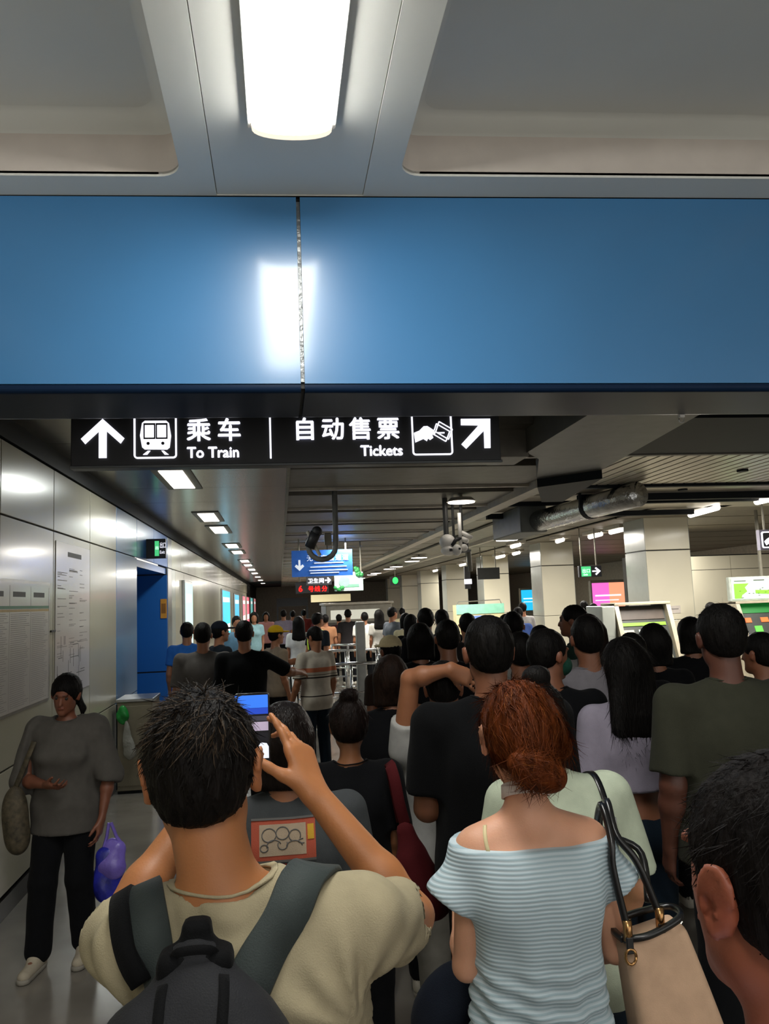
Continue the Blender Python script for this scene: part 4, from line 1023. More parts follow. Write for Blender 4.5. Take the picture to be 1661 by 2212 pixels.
        if hair == 'long':
            for q, zz in ((-.8, .37), (-.35, .40), (.1, .36), (.5, .39), (.95, .35)): cut.append(cone(Hc+A_((q*.08, -.12, -.22)), Hc+A_((q*.095, -.125, -zz)), .026, .006, n=(0, 1, 0), s=.7, k=.02))
        if hair == 'bun': cut.append(he((0, -.075, .125), (.045, .045, .038), k=.012)); cut.append(he((.02, -.06, .14), (.03, .03, .02), k=.01))
        if hair == 'tail': cut += [cone(h((0, -.10, -.02)), h((0, -.135, -.12)), .03, .026, k=.02), cone(h((0, -.135, -.12)), h((0, -.10, -.24)), .026, .008, k=.02)]
        if hairx: cut += hairx(F, he, h)
        sa = .0035
        def hf(X_, Y_, Z_):
            x, y, z = X_-Hc[0], Y_-Hc[1], Z_-Hc[2]; a = np.arctan2(x, -y-.02)
            return sa*(np.sin(19*a+6*np.sin(14*z+2*x))+.7*np.sin(41*a+30*z+seed)+.8*np.sin(23*a-55*z))*.5
        T = T+cut; T.insert(2, field(hf))
        F.hairp = T
        V, Q = nets(T, min(vox, .011) if vox < .02 else vox*.8); F.hair = link('hair', npmesh('hair', V, Q, fm), None, root); F.hV = V; F.hQ = Q
        F.fm = fm
    return F
def hash_(t):
    v = 7
    for c in t: v = (v*131+ord(c)) % 1000003
    return v

def strands(F, n, L, wd, lift, mode='crown', name='hair_strands', rough=.35, m=None, seed=1, zmin=-9):
    """tapered hair locks laid over the hair surface: real ribbons"""
    r = np.random.RandomState(seed); V = F.hV; Q = F.hQ
    c = V[Q].mean(1); e1 = V[Q[:, 1]]-V[Q[:, 0]]; e2 = V[Q[:, 3]]-V[Q[:, 0]]; N_ = np.cross(e1, e2); N_ /= np.linalg.norm(N_, axis=1, keepdims=True)+1e-9
    if ((c-F.Hc)*N_).sum(1).mean() < 0: N_ = -N_
    lp = (c-F.Hc) @ F.Rh
    ok = (lp[:, 2] > zmin) & ~((lp[:, 1] > .05) & (lp[:, 2] < .03)); ids = np.nonzero(ok)[0]; ids = ids[r.randint(0, len(ids), n)]
    p = c[ids]+r.normal(0, .002, (n, 3)); nm = N_[ids]; lq = lp[ids]
    if mode == 'crown': fl = lq-A_((.01, -.055, .11)); fl = fl+np.cross(lq, (0, 0, 1))*.25+r.normal(0, .022, (n, 3))
    elif mode == 'back': # swept from the forehead to a knot at the nape
        fl = A_((.0, -.11, -.075))-lq+r.normal(0, .012, (n, 3))
    else: fl = np.tile(A_((0, -.02, -.1)), (n, 1))+r.normal(0, .02, (n, 3))
    fl = fl @ F.Rh.T; fl -= nm*(fl*nm).sum(1)[:, None]; fl /= np.linalg.norm(fl, axis=1, keepdims=True)+1e-9
    hz = np.clip((lq[:, 2:]+.06)/.10, .22, 1); Ls = L*r.uniform(.5, 1.2, (n, 1))*(hz if mode == 'crown' else 1); lf = lift*r.uniform(.1, 1, (n, 1))*hz; sd = np.cross(fl, nm); cur = r.normal(0, .14, (n, 1))
    K = 5; pts = []
    for j in range(K):
        t = j/(K-1); pts.append(p-nm*.003+fl*Ls*t+nm*(lf*(t-.9*t*t)*2)+sd*cur*Ls*t*t)
    VV = []
    for j in range(K):
        w_ = wd*(1-.85*(j/(K-1))); VV.append(pts[j]-sd*w_/2); VV.append(pts[j]+sd*w_/2)
    VV = np.stack(VV, 1).reshape(-1, 3); base = (np.arange(n)*2*K)[:, None]
    QQ = np.concatenate([base+A_([[2*j, 2*j+1, 2*j+3, 2*j+2]]) for j in range(K-1)])
    o = link(name, npmesh(name, VV, QQ, m or F.fm), None, F.hair); o['kind'] = 'stuff'; return o

def toloc(F, p):
    """world point -> the figure's own canonical space"""
    return (rz(-F.yaw) @ (A_(p, float)-F.pos))/F.s
def strap(F, name, ctrl, width, th, m, parent=None, n=28, off=.004, prims=None, proj=True):
    P = spline(ctrl, n)
    if proj: 
        P = project(prims or F.top, P, off)
        for _ in range(3): P[1:-1] = (P[:-2]+P[1:-1]*2+P[2:])/4
        N_ = grad(prims or F.top, P)
        for _ in range(6): N_[1:-1] = (N_[:-2]+N_[1:-1]*2+N_[2:])/4
        N_ /= np.linalg.norm(N_, axis=1, keepdims=True)
    else:
        N_ = np.tile(A_((0., -1, 0)), (n, 1))
    V, Q = ribbon(P, N_, width, th)
    return link(name, npmesh(name, V, Q, m), None, parent or F.root)
def piece(name, prims, h, m, parent):
    V, Q = nets(prims, h); return link(name, npmesh(name, V, Q, m), None, parent)

# ================================================================ PEOPLE
# ---- man with the phone
def armfolds(F, T, M_):
    def fo(X, Y, Z):
        d = 0
        for ax, az, ph in ((.150, 1.28, .4), (-.150, 1.28, 1.1)):
            dx, dz = X-ax, Z-az; r = np.sqrt(dx*dx+dz*dz)+.01; a = np.arctan2(dz, dx)
            d = d+np.sin(13*a+ph+6*r)*np.exp(-((r-.085)/.06)**2)*.0050
        r = np.sqrt((X+.03)**2+(Z-1.47)**2); d = d+np.sin(150*r)*np.exp(-((r-.075)/.04)**2)*(Y < .02)*.0028
        return d+.004*np.sin(26*X+9*Z+2*np.sin(17*Z))*np.clip((1.30-Z)*5, 0, 1)
    T.insert(-3, field(fo)); return T
p1 = figure('man photographing with a raised phone, beige t-shirt and dark grey backpack', -.05, 1.29, 1.735, yaw=0, build=.93, headoff=(-.078, .0, 0), head=(0, -4, -3),
    armL=((-.25, .20, 1.33), (-.10, .355, 1.52)), armR=((.282, .225, 1.30), (.108, .305, 1.515)),
    handR=dict(d=(-.30, .36, .88), nb=(.74, -.58, .12), side=-1, curl=(.12, .25, .2), fl=[(.06, .12, .10), (.22, .30, .25), (.40, .55, .45), (.55, .75, .55)], thumb=(.80, .25), spread=.03),
    handL=dict(d=(.05, .62, .70), nb=(-.88, -.30, .10), side=1, curl=(.2, .4, .3), thumb=(.7, .3)),
    skin=('skin_warm', 'a66c42'), hairc=('hair_black_sheen', '100d0b', .5), top=('tee_beige', 'a0967b'), sleeve=.66, loose=.018, wrk=.006, neckcut=.010, topx=armfolds, hem=.80, vox=.0062, pants=('trousers_dark_blue', '1b2230'))
strands(p1, 5600, .032, .0028, .0018, seed=3)
strands(p1, 1500, .034, .0028, .0055, seed=4, m=hair_mat('hair_painted_highlight', '33291f', .5), zmin=.04)  # browner locks on top paint the light's highlights into the hair colour
M_str = cloth('strap_webbing_grey', '3a4140', rough=.55); M_bag = cloth('backpack_fabric', '26272a', rough=.6); M_bag2 = cloth('backpack_yoke_black', '0a0b0d', rough=.8)
_z = 1.5
strap(p1, 'shoulder_strap', [(.125, .10, 1.35), (.115, .05, 1.42), (.090, -.005, 1.46), (.055, -.06, 1.44), (.02, -.10, 1.40), (-.012, -.12, 1.35)], .066, .012, M_str, off=.008)
strap(p1, 'shoulder_strap', [(-.172, .09, 1.35), (-.170, .05, 1.41), (-.158, .0, 1.44), (-.146, -.06, 1.42), (-.132, -.10, 1.38), (-.122, -.12, 1.34)], .052, .012, M_str, off=.008)
strap(p1, 'strap_edge', [(-.192, .04, 1.41), (-.184, .0, 1.43), (-.174, -.05, 1.41), (-.155, -.10, 1.37)], .03, .014, M_bag2, off=.010)
bp = thing('backpack', 'dark grey backpack with black top yoke on the phone man', 'bag', tuple(p1.pos), p1.yaw); bp.scale = (p1.s,)*3
BP = [boxp((-.070, -.215, 1.12), (.140, .080, .235), .07, k=.02), boxp((-.070, -.29, 1.04), (.115, .035, .14), .03, k=.03), ell((-.072, -.195, 1.33), (.105, .065, .085), k=.05), cone((-.072, -.17, 1.36), (-.074, -.16, 1.40), .075, .045, n=(0, 1, 0), s=.7, k=.04), plane((0, -.115, 0), (0, 1, 0), k=.01), wr_field(.004, 9, 28, 50)]
V, Q = nets(BP, .008); link('main_body', npmesh('main_body', V, Q, M_bag), None, bp)
for z, w_ in ((1.34, .12), (1.24, .19)):
    c = [(-.070+w_*.72*cos(t), -.26, z-.02+.04*sin(t)) for t in [pi*k/10 for k in range(11)]]
    P = project(BP, spline(c, 30), .003); N_ = grad(BP, P); V, Q = ribbon(P, N_, .016, .006); link('zip_flap', npmesh('zip_flap', V, Q, M_bag2), None, bp)
piece('top_yoke', [boxp((-.072, -.165, 1.405), (.050, .028, .030), .015, k=.02), boxp((-.072, -.145, 1.44), (.020, .018, .025), .01, k=.02)], .006, M_bag2, bp)
c = spline([(-.10, -.17, 1.42), (-.092, -.19, 1.440), (-.052, -.19, 1.440), (-.042, -.17, 1.42)], 16); V, Q = ribbon(c, np.tile([[0, -1, .3]], (16, 1)), .012, .004); link('grab_loop', npmesh('grab_loop', V, Q, M_bag2), None, bp)
for q in (-1, 1):
    P = project(BP, spline([(-.071+q*.032, -.20, 1.395), (-.071+q*.04, -.26, 1.34), (-.071+q*.045, -.30, 1.26)], 14), .003); V, Q = ribbon(P, grad(BP, P), .014, .004); link('webbing_strip', npmesh('webbing_strip', V, Q, M_bag2), None, bp)
P = project(BP, spline([(-.19, -.22, 1.30), (-.15, -.26, 1.345), (-.072, -.28, 1.365), (.01, -.26, 1.345), (.05, -.22, 1.30)], 30), .002); V, Q = ribbon(P, grad(BP, P), .045, .004); link('top_panel', npmesh('top_panel', V, Q, cloth('backpack_panel', '4a4541', rough=.6)), None, bp)
# phone held in both hands
ph = thing('phone', 'smartphone held up with a blue lit camera picture on its screen', 'phone', (-.064, 1.705, 1.532), radians(-2))
PM = lambda y0, y1, x0, x1, z0, z1, r=.008: MB().prism(rrect(x0, x1, z0, z1, r), y0, y1)
PM(-.004, .005, -.037, .037, 0, .155).build('case', mat('phone_case_black', '0d0f16', .25), ph, world=False)
PM(-.0046, -.0039, -.0345, .0345, .003, .152, .006).build('screen', glow('phone_dark', '0a0c14', .3), ph, world=False)
sc_ = ph
def scr(nm, x0, x1, z0, z1, c, e=.9, r=None, poly=None):
    (MB().prism(poly, -.0052, -.0044) if poly else MB().box(x0, x1, -.0052, -.0044, z0, z1)).build(nm, glow('screen_'+c, c, e), ph, world=False)
scr('picture_field', -.034, .034, .125, .151, '2f6fe0'); scr('picture_field', -.034, .034, .112, .1245, '1b3fae'); scr('picture_field', -.034, .034, .098, .108, '3a3a46', .6)
scr('picture_field', -.0, .034, .078, .096, 'a79ab0', .8); scr('picture_field', .0, .034, .055, .074, '14141c', .5)
scr('picture_field', 0, 0, 0, 0, 'd6dbe6', 1, poly=[(.010, .022), (.012, .045), (.018, .054), (.030, .052), (.034, .045), (.034, .022)]); scr('picture_field', .006, .012, .034, .05, 'b07a58', .6)

# ---- red haired woman
def offshoulder(F, T, M_):
    T = [p for p in T if not (p.mode == 's')][:-1]
    for q in (-1, 1): T.insert(0, sub([cone((q*.11, 0, 1.365), (q*.200, -.005, 1.275), .058, .064, n=(0, 1, 0), s=.95, k=.03), plane((q*.192, 0, 1.262), (q*.62, 0, -1))], k=.04))
    T.insert(0, cone((0, 0, 1.28), (0, 0, .90), .146, .150, n=(0, 1, 0), s=.78, k=.05))
    def folds(X, Y, Z):
        m = np.clip((1.17-Z)/.07, 0, 1); a = np.arctan2(X, -Y)
        return m*.0065*np.sin(150*Z+5*np.cos(a*1.0)+18*X)+.004*np.clip((1.32-Z)*6, 0, 1)*np.sin(9*a+7*Z)
    T.append(field(folds)); T.append(plane((0, 0, 1.405), (0, -.14, 1), k=.008)); T.append(plane((0, 0, .80), (0, 0, -1)))
    return T
def lowbun(F, he, h):
    o = [he((0, -.118, -.080), (.050, .042, .040), k=.018), he((.030, -.128, -.092), (.042, .034, .036), k=.012), he((-.028, -.12, -.062), (.036, .034, .032), k=.012), cone(h((.05, -.06, 0)), h((.085, -.055, -.03)), .05, .03, k=.04)]
    return o
p2 = figure('woman with reddish brown low bun in a pale blue off-shoulder ribbed top', .548, 1.79, 1.66, yaw=0, fem=1, build=.90, headoff=(-.012, .01, .0), head=(0, -8, 2),
    armL=((-.165, .02, 1.115), (-.13, .22, 1.20)), armR=((.20, .02, 1.12), (.16, .20, 1.06)), skin=('skin_fair', 'd09a7c'), hair='lowbun', hairc=('hair_auburn', '58290f', .45), hairx=lowbun,
    topm=rib_mat('ribbed_pale_blue', 'bccbd2', '9fb4bd', 215), sleeve=.3, loose=.006, wrk=.002, topx=offshoulder, vox=.0068, pants=('jeans_blue', '26364c'))
strands(p2, 5200, .065, .0026, .003, mode='back', seed=5)
strands(p2, 500, .05, .0022, .010, mode='back', seed=6, m=hair_mat('hair_auburn_light', '824a22', .45))
m_choker = cloth('halter_white', 'd8d0cb', rough=.6)
c = [p2.h((.058*cos(t), -.022+.058*sin(t), -.128-.012*sin(t))) for t in np.linspace(0, 2*pi, 33)]; P = project(p2.bodyp, c, .006, 8); V, Q = ribbon(P, grad(p2.bodyp, P), .030, .005); link('halter_band', npmesh('halter_band', V, Q, m_choker), None, p2.root)
strap(p2, 'bra_strap', [(-.125, -.04, 1.46), (-.128, -.06, 1.44), (-.128, -.085, 1.40)], .009, .003, mat('strap_cream', 'd5c79a', .5), prims=p2.bodyp, off=.002, n=10)
tote = thing('tote_bag', 'beige tote bag with long black handles on the red haired woman', 'bag', (.80, 1.76, .55))
m_tote = cloth('tote_leather', 'c9a88c', rough=.5, bump=.12); m_hand = mat('handle_black', '0c0c0e', .3, coat=.3)
TB = [boxp((0, 0, .285), (.105, .055, .29), .025, k=.02)]
V, Q = nets(TB, .009); wz = V[:, 2]/.58; V[:, 0] = V[:, 0]*(1.30-.62*wz)+.13*(1-wz)-.005; V[:, 1] = V[:, 1]*(1.6-.9*wz)
# top opening runs up towards the right
V[:, 2] += .0+.22*V[:, 0]*(wz > .5)*np.clip((wz-.5)*2, 0, 1)
b_ = link('bag_body', npmesh('bag_body', V, Q, m_tote), None, tote)
c = spline([(-.075, -.03, .565), (-.02, -.045, .575), (.06, -.03, .60), (.065, .03, .60), (-.02, .045, .585), (-.075, .03, .57), (-.075, -.03, .565)], 40); V, Q = ribbon(c, np.tile([[0, 0, 1.]], (40, 1))+c*0, .012, .012); link('rim', npmesh('rim', V, Q, m_hand), None, tote)
for k, (top_, a, b) in enumerate((((-.085, .0, .838), (-.072, -.045, .60), (-.075, .05, .60)), ((-.06, .03, .838), (.015, -.02, .61), (.02, .04, .61)))):
    pts = spline([a, (a[0]-.022-.02*k, a[1]+.0, .72), (top_[0]-.005, top_[1]-.035, top_[2]-.06+.0), (top_[0]+.0, top_[1]+.02, top_[2]), (top_[0]+.015, top_[1]+.10, top_[2]-.09), (b[0]+.02, b[1]+.07, .70), b], 40)
    MB().tube([tuple(p) for p in pts], .0085, 8).build('handle', m_hand, tote, smooth=True, world=False)
    gold = mat('ring_gold', 'b98d5c', .25, metal=1)
    MB().tube([(a[0], a[1]-.004, a[2]-.03), (a[0], a[1]-.004, a[2]+.012)], .010, 10).build('clasp', gold, tote, smooth=True, world=False)
    MB().tube([(a[0]+.012*cos(t), a[1]-.012, a[2]-.06+.016*sin(t)) for t in [2*pi*j/12 for j in range(13)]], .0035, 6).build('ring', gold, tote, smooth=True, world=False)
    MB().box(a[0]-.008, a[0]+.008, a[1]-.014, a[1]-.008, a[2]-.055, a[2]-.02, bev=.002).build('tab', m_hand, tote, world=False)

# ---- near head at the lower right
p3 = figure('man close by at the lower right corner, ear and dark hair, white collar', .476, .735, 1.70, yaw=12, build=1.0, head=(2, -4, 3), skin=('skin_ruddy', '8a4c35'), hairc=('hair_black_warm', '100c0b', .65), topm=None, top=('shirt_lavender_white', 'b9b6cc'),
    loose=.016, neckcut=.008, vox=.0062, armL='phone', armR='phone', handL=False, handR=False, face=False, sleeve=.7)
strands(p3, 4500, .03, .0018, .002, seed=8)
# ---- pale green tee behind the red haired woman
p4 = figure('person in a pale green t-shirt with thin black strap behind the red haired woman', .765, 2.22, 1.62, fem=1, build=1.03, head=(0, -14, 0), headoff=(-.05, .02, -.01), skin=('skin_fair2', 'b98462'), hair='bun', top=('tee_pale_green', 'b3bda8'), sleeve=.85, loose=.02, wrk=.004, vox=.009, armL='fold', armR=((.225, -.02, 1.13), (.19, .12, .95)), pants=('jeans_dark', '1a2530'))
strap(p4, 'bag_strap', [(.10, .10, 1.36), (.105, .05, 1.43), (.11, -.0, 1.46), (.108, -.05, 1.43), (.112, -.10, 1.36), (.125, -.11, 1.25), (.14, -.11, 1.10)], .020, .005, m_hand, off=.005)
P = project(p4.top, [(.112, -.11, 1.345)], .01); MB().box(-.013, .013, -.004, .004, -.016, .016, bev=.002).build('buckle', m_steel, p4.root, world=False).location = P[0]

# ---- tall man in black
p5 = figure('tall man in a black t-shirt with short faded hair in the middle of the queue', .733, 2.77, 1.795, build=1.12, head=(0, -3, 0), skin=('skin_brown', '7b4e37'), hairc=('hair_black', '0d0b0a'), top=('tee_black2', '090a0c'), sleeve=.80, loose=.022, vox=.009, armL=((-.235, .02, 1.12), (-.19, .20, 1.19)), armR=((.23, .02, 1.12), (.12, .22, 1.05)))
strands(p5, 1800, .018, .002, .002, seed=11)
# ---- raised arm
p6 = figure('person in a white t-shirt holding one hand up to the back of the head', .68, 3.34, 1.595, build=1.05, head=(-10, -14, 0), skin=('skin_tan', '946143'), top=('tee_white_grey', 'a3a3a0'), sleeve=.72, loose=.02, vox=.0095,
    armL=((-.165, -.055, 1.69), (-.0, -.16, 1.735)), handL=dict(d=(.80, .10, -.42), nb=(.1, -1, .1), side=1, curl=(.2, .3, .2)), hem=.90, pants=('trousers_pale', '8b8880'))
# ---- bun haired woman with maroon bag
def maroon(F):
    m = cloth('maroon_bag_fabric', '4a1418', rough=.8)
    return m
p7 = figure('woman in black with a messy top bun and bare nape, maroon bag on her shoulder', .26, 3.2, 1.48, fem=1, build=1.12, head=(0, -10, 0), skin=('skin_tan2', '8c5c3d'), hair='bun', hairc=('hair_black_brown', '140d0b', .45), top=('tee_black', '0b0c0f'), sleeve=.8, loose=.018, neckcut=.016, vox=.0095)
strands(p7, 1600, .05, .002, .003, mode='crown', seed=13)
sb = thing('shoulder_bag', 'slouchy maroon cloth bag hanging from the bun haired woman', 'bag', (.44, 2.99, .68))
mm = maroon(0)
piece('bag_body', [cone((.02, 0, .22), (.085, 0, .10), .055, .085, n=(0, 1, 0), s=.6, k=.05), cone((0, 0, .34), (.03, 0, .18), .035, .06, n=(0, 1, 0), s=.6, k=.05), wr_field(.004, 31, 30, 55)], .009, mm, sb)
c = spline([(.0, -.0, .36), (-.02, -.015, .44), (-.035, -.01, .53), (-.045, .03, .575), (-.03, .08, .52), (-.005, .05, .36)], 24)
V, Q = ribbon(c, np.tile([[-.2, -1, .2]], (24, 1)), .042, .006); link('shoulder_loop', npmesh('shoulder_loop', V, Q, mm), None, sb)
# ---- printed back
p8 = figure('short haired person in a dark grey t-shirt with a red printed picture on the back', .008, 2.42, 1.568, build=1.04, head=(-12, -8, 0), skin=('skin_tan', '946143'), hair='bob', hairc=('hair_dark_gloss', '120d0b', .3), top=('tee_charcoal', '3c3f41'), sleeve=.85, loose=.02, vox=.0095)
def shirtprint(F, nm, x0, x1, z0, z1, off, m, nx=8):
    P = A_([(x0+(x1-x0)*i/nx, -.2, z0+(z1-z0)*j/nx) for j in range(nx+1) for i in range(nx+1)])
    for _ in range(25): P[:, 1] += -(evalp(F.top, P)-off)*-.9
    Q = A_([(j*(nx+1)+i, j*(nx+1)+i+1, (j+1)*(nx+1)+i+1, (j+1)*(nx+1)+i) for j in range(nx) for i in range(nx)])
    return link(nm, npmesh(nm, P, Q, m), None, F.root)
shirtprint(p8, 'print_field', -.115, .085, 1.30, 1.415, .002, cloth('print_orange_red', '9a4a38', rough=.7))
shirtprint(p8, 'print_field', -.09, .055, 1.315, 1.40, .0035, cloth('print_cream', '9a8a76', rough=.7))
shirtprint(p8, 'print_field', .060, .080, 1.355, 1.395, .004, cloth('print_yellow', 'b08a2c', rough=.7), 3)
for z0, z1 in ((1.296, 1.303), (1.412, 1.418)): shirtprint(p8, 'print_line', -.115, .085, z0, z1, .005, cloth('print_dark', '2a1f1c', rough=.7), 6)
for cx, cz, ra, rb_, a0, a1 in ((-.060, 1.372, .022, .018, 0, 6.3), (-.018, 1.376, .020, .017, 0, 6.3), (.020, 1.368, .018, .016, -.5, 4.2), (-.018, 1.345, .015, .013, 2.6, 6.8), (-.045, 1.343, .022, .016, .3, 3.4), (.018, 1.340, .024, .014, 0, 3.2), (-.075, 1.338, .012, .010, 0, 6.3), (.045, 1.352, .014, .006, 1.5, 5)):
    P = A_([(cx+ra*cos(t), -.16, cz+rb_*sin(t)) for t in np.linspace(a0, a1, 18)])
    for _ in range(25): P[:, 1] += (evalp(p8.top, P)-.0045)*.9
    V, Q = ribbon(P, grad(p8.top, P), .0032, .0015); link('print_line', npmesh('print_line', V, Q, cloth('print_dark', '2a1f1c', rough=.7)), None, p8.root)
o = text('printed_word', "UIPEY'S", .044, cloth('print_red', '9a3a30', rough=.7), (0, 0, 0), p8.root, extrude=.0008); me = o.data
V = np.zeros(len(me.vertices)*3, np.float32); me.vertices.foreach_get('co', V); V = V.reshape(-1, 3); V += A_((-.10, 0, 1.262)); V[:, 1] = -.2
for _ in range(25): V[:, 1] += (evalp(p8.top, V.astype(float))-.004)*.9
me.vertices.foreach_set('co', V.astype(np.float32).ravel()); me.update(); o.matrix_parent_inverse = Matrix()
# ---- others near
p9 = figure('woman in black with dark brown upswept hair beside the raised arm', .537, 3.95, 1.588, fem=1, build=1.2, skin=('skin_brown', '7b4e37'), hair='bob', hairc=('hair_brown_dark', '1c120d'), top=('tee_black', '0b0c0f'), vox=.012)
p10 = figure('big man in an olive dark t-shirt with tousled black hair at the right', 1.675, 2.86, 1.80, build=1.12, head=(-6, -3, 0), skin=('skin_deep', '583427'), top=('tee_olive', '33342a'), sleeve=.85, loose=.024, vox=.0095, armL=((-.245, -.02, 1.12), (-.235, .06, .88)))
strands(p10, 1800, .03, .002, .006, seed=17)
p11 = figure('woman with long loose black hair over a lilac grey cropped t-shirt', 1.46, 3.28, 1.662, fem=1, build=1.05, skin=('skin_brown', '7b4e37'), hair='long', top=('tee_lilac_grey', '8d8796'), hem=1.10, loose=.02, sleeve=.9, vox=.011, pants=('jeans_navy', '15202b'))
strands(p11, 2500, .09, .003, .004, mode='down', seed=19)
p12 = figure('man in a grey lilac t-shirt with black hair, next to the long haired woman', 1.61, 4.05, 1.744, build=1.02, skin=('skin_brown', '7b4e37'), top=('tee_grey_lilac', '77747a'), hem=1.0, loose=.024, sleeve=.9, vox=.012)
p13 = figure('person in black turned right wearing a dark green face mask', 1.245, 3.60, 1.702, yaw=-12, build=1.02, head=(-58, -4, 0), skin=('skin_brown', '7b4e37'), top=('tee_black', '0b0c0f'), sleeve=.9, vox=.0115)
P = A_([p13.h((x, .11, z)) for z in (-.10, -.075, -.05, -.028) for x in np.linspace(-.075, .075, 9)])
piece('face_mask', [ell(p13.h((0, .052, -.058)), (.066, .064, .052), p13.Rh, k=.02), ell(p13.h((0, .10, -.050)), (.024, .022, .032), p13.Rh, k=.03), plane(p13.h((0, .01, 0)), p13.Rh @ A_((0, -1, 0)))], .006, cloth('mask_green', '1e4a3c'), p13.root)

def lowtail(F, he, h): return [cone(h((-.05, -.08, -.05)), h((-.098, -.045, -.11)), .026, .020, k=.02), cone(h((-.098, -.045, -.11)), h((-.105, -.01, -.17)), .018, .006, k=.02)]
# ---- woman walking towards the viewer at the left
pw = figure('woman in a loose grey top and black trousers walking toward the viewer by the wall', -1.20, 4.72, 1.525, yaw=176, fem=1, build=1.1, head=(0, -16, -6), headoff=(0, .02, -.01), skin=('skin_shade', '7c4c38'), hair='tail', hairx=lowtail, neckcut=.022, top=('knit_grey', '56534f'), sleeve=1.15, hem=.78, loose=.036, wrk=.006, vox=.0095, face=True,
    armL=((-.27, .02, 1.10), (-.25, .10, .86)), armR=((.25, .04, 1.10), (.04, .22, 1.10)), legs={-1: ((-.10, .06, .50), (-.115, -.02, .085), (-.125, .12, .035)), 1: ((.10, .12, .50), (.125, .12, .085), (.135, .26, .035))}, pants=('trousers_flare_black', '101114'), pwide=.022, pleg=.06, shoes=('shoe_cream', 'b5ab98'))
hb = thing('shoulder_bag', 'mottled brown shoulder bag at the hip of the grey topped woman', 'bag', (-1.44, 4.62, .62))
piece('bag_body', [ell((0, 0, .16), (.07, .055, .17), k=.05), ell((.02, 0, .05), (.05, .05, .08), k=.05), wr_field(.006, 44, 30, 60)], .009, mat('mottled_bag', '4a4232', .7, var=.6, scale=30), hb)
c = spline([(.0, 0, .32), (.06, -.03, .45), (.10, -.02, .56)], 12); V, Q = ribbon(c, np.tile([[-.3, -1, .2]], (12, 1)), .03, .006); link('strap', npmesh('strap', V, Q, mat('mottled_bag', '4a4232')), None, hb)
pb = thing('plastic_bag', 'blue and violet plastic shopping bag carried by the grey topped woman', 'bag', (-.965, 4.68, .30))
m_pb = mat('blue_plastic', '2a2fa0', .3, var=.5, scale=12, bump=.6, bscale=18); m_pb2 = mat('violet_plastic', '7a68c8', .3, var=.3, bump=.6, bscale=20)
piece('bag_body', [cone((-.01, 0, .07), (.0, 0, .22), .082, .066, n=(0, 1, 0), s=.55, k=.03), wr_field(.014, 51, 34, 70)], .008, m_pb, pb)
piece('bag_top', [cone((.015, -.02, .19), (.035, 0, .26), .072, .058, n=(0, 1, 0), s=.5, k=.03), wr_field(.014, 52, 40, 80)], .008, m_pb2, pb)
MB().tube([(-.035, 0, .25), (-.012, 0, .33), (.0, 0, .405), (.012, 0, .405), (.04, 0, .33), (.075, 0, .28)], .009, 6).build('handle', m_pb2, pb, world=False)
# green bag hung on the cabinet
gb = thing('plastic_bag', 'small green plastic bag hanging on the cabinet corner', 'bag', (-1.69, 8.56, .76))
piece('bag_body', [ell((.06, 0, .04), (.06, .025, .09), k=.04), wr_field(.01, 61, 60, 90)], .008, mat('green_plastic', '1e8a3a', .35, bump=.5, bscale=20), gb)
gb = thing('plastic_bag', 'clear empty plastic bag hanging down the cabinet front', 'bag', (-1.60, 8.555, .3))
piece('bag_body', [cone((.0, 0, .45), (.04, 0, .12), .02, .07, n=(0, 1, 0), s=.3, k=.04), wr_field(.009, 62, 50, 90)], .009, mat('milky_plastic', '8f8f88', .25, var=.2, bump=.7, bscale=25), gb)

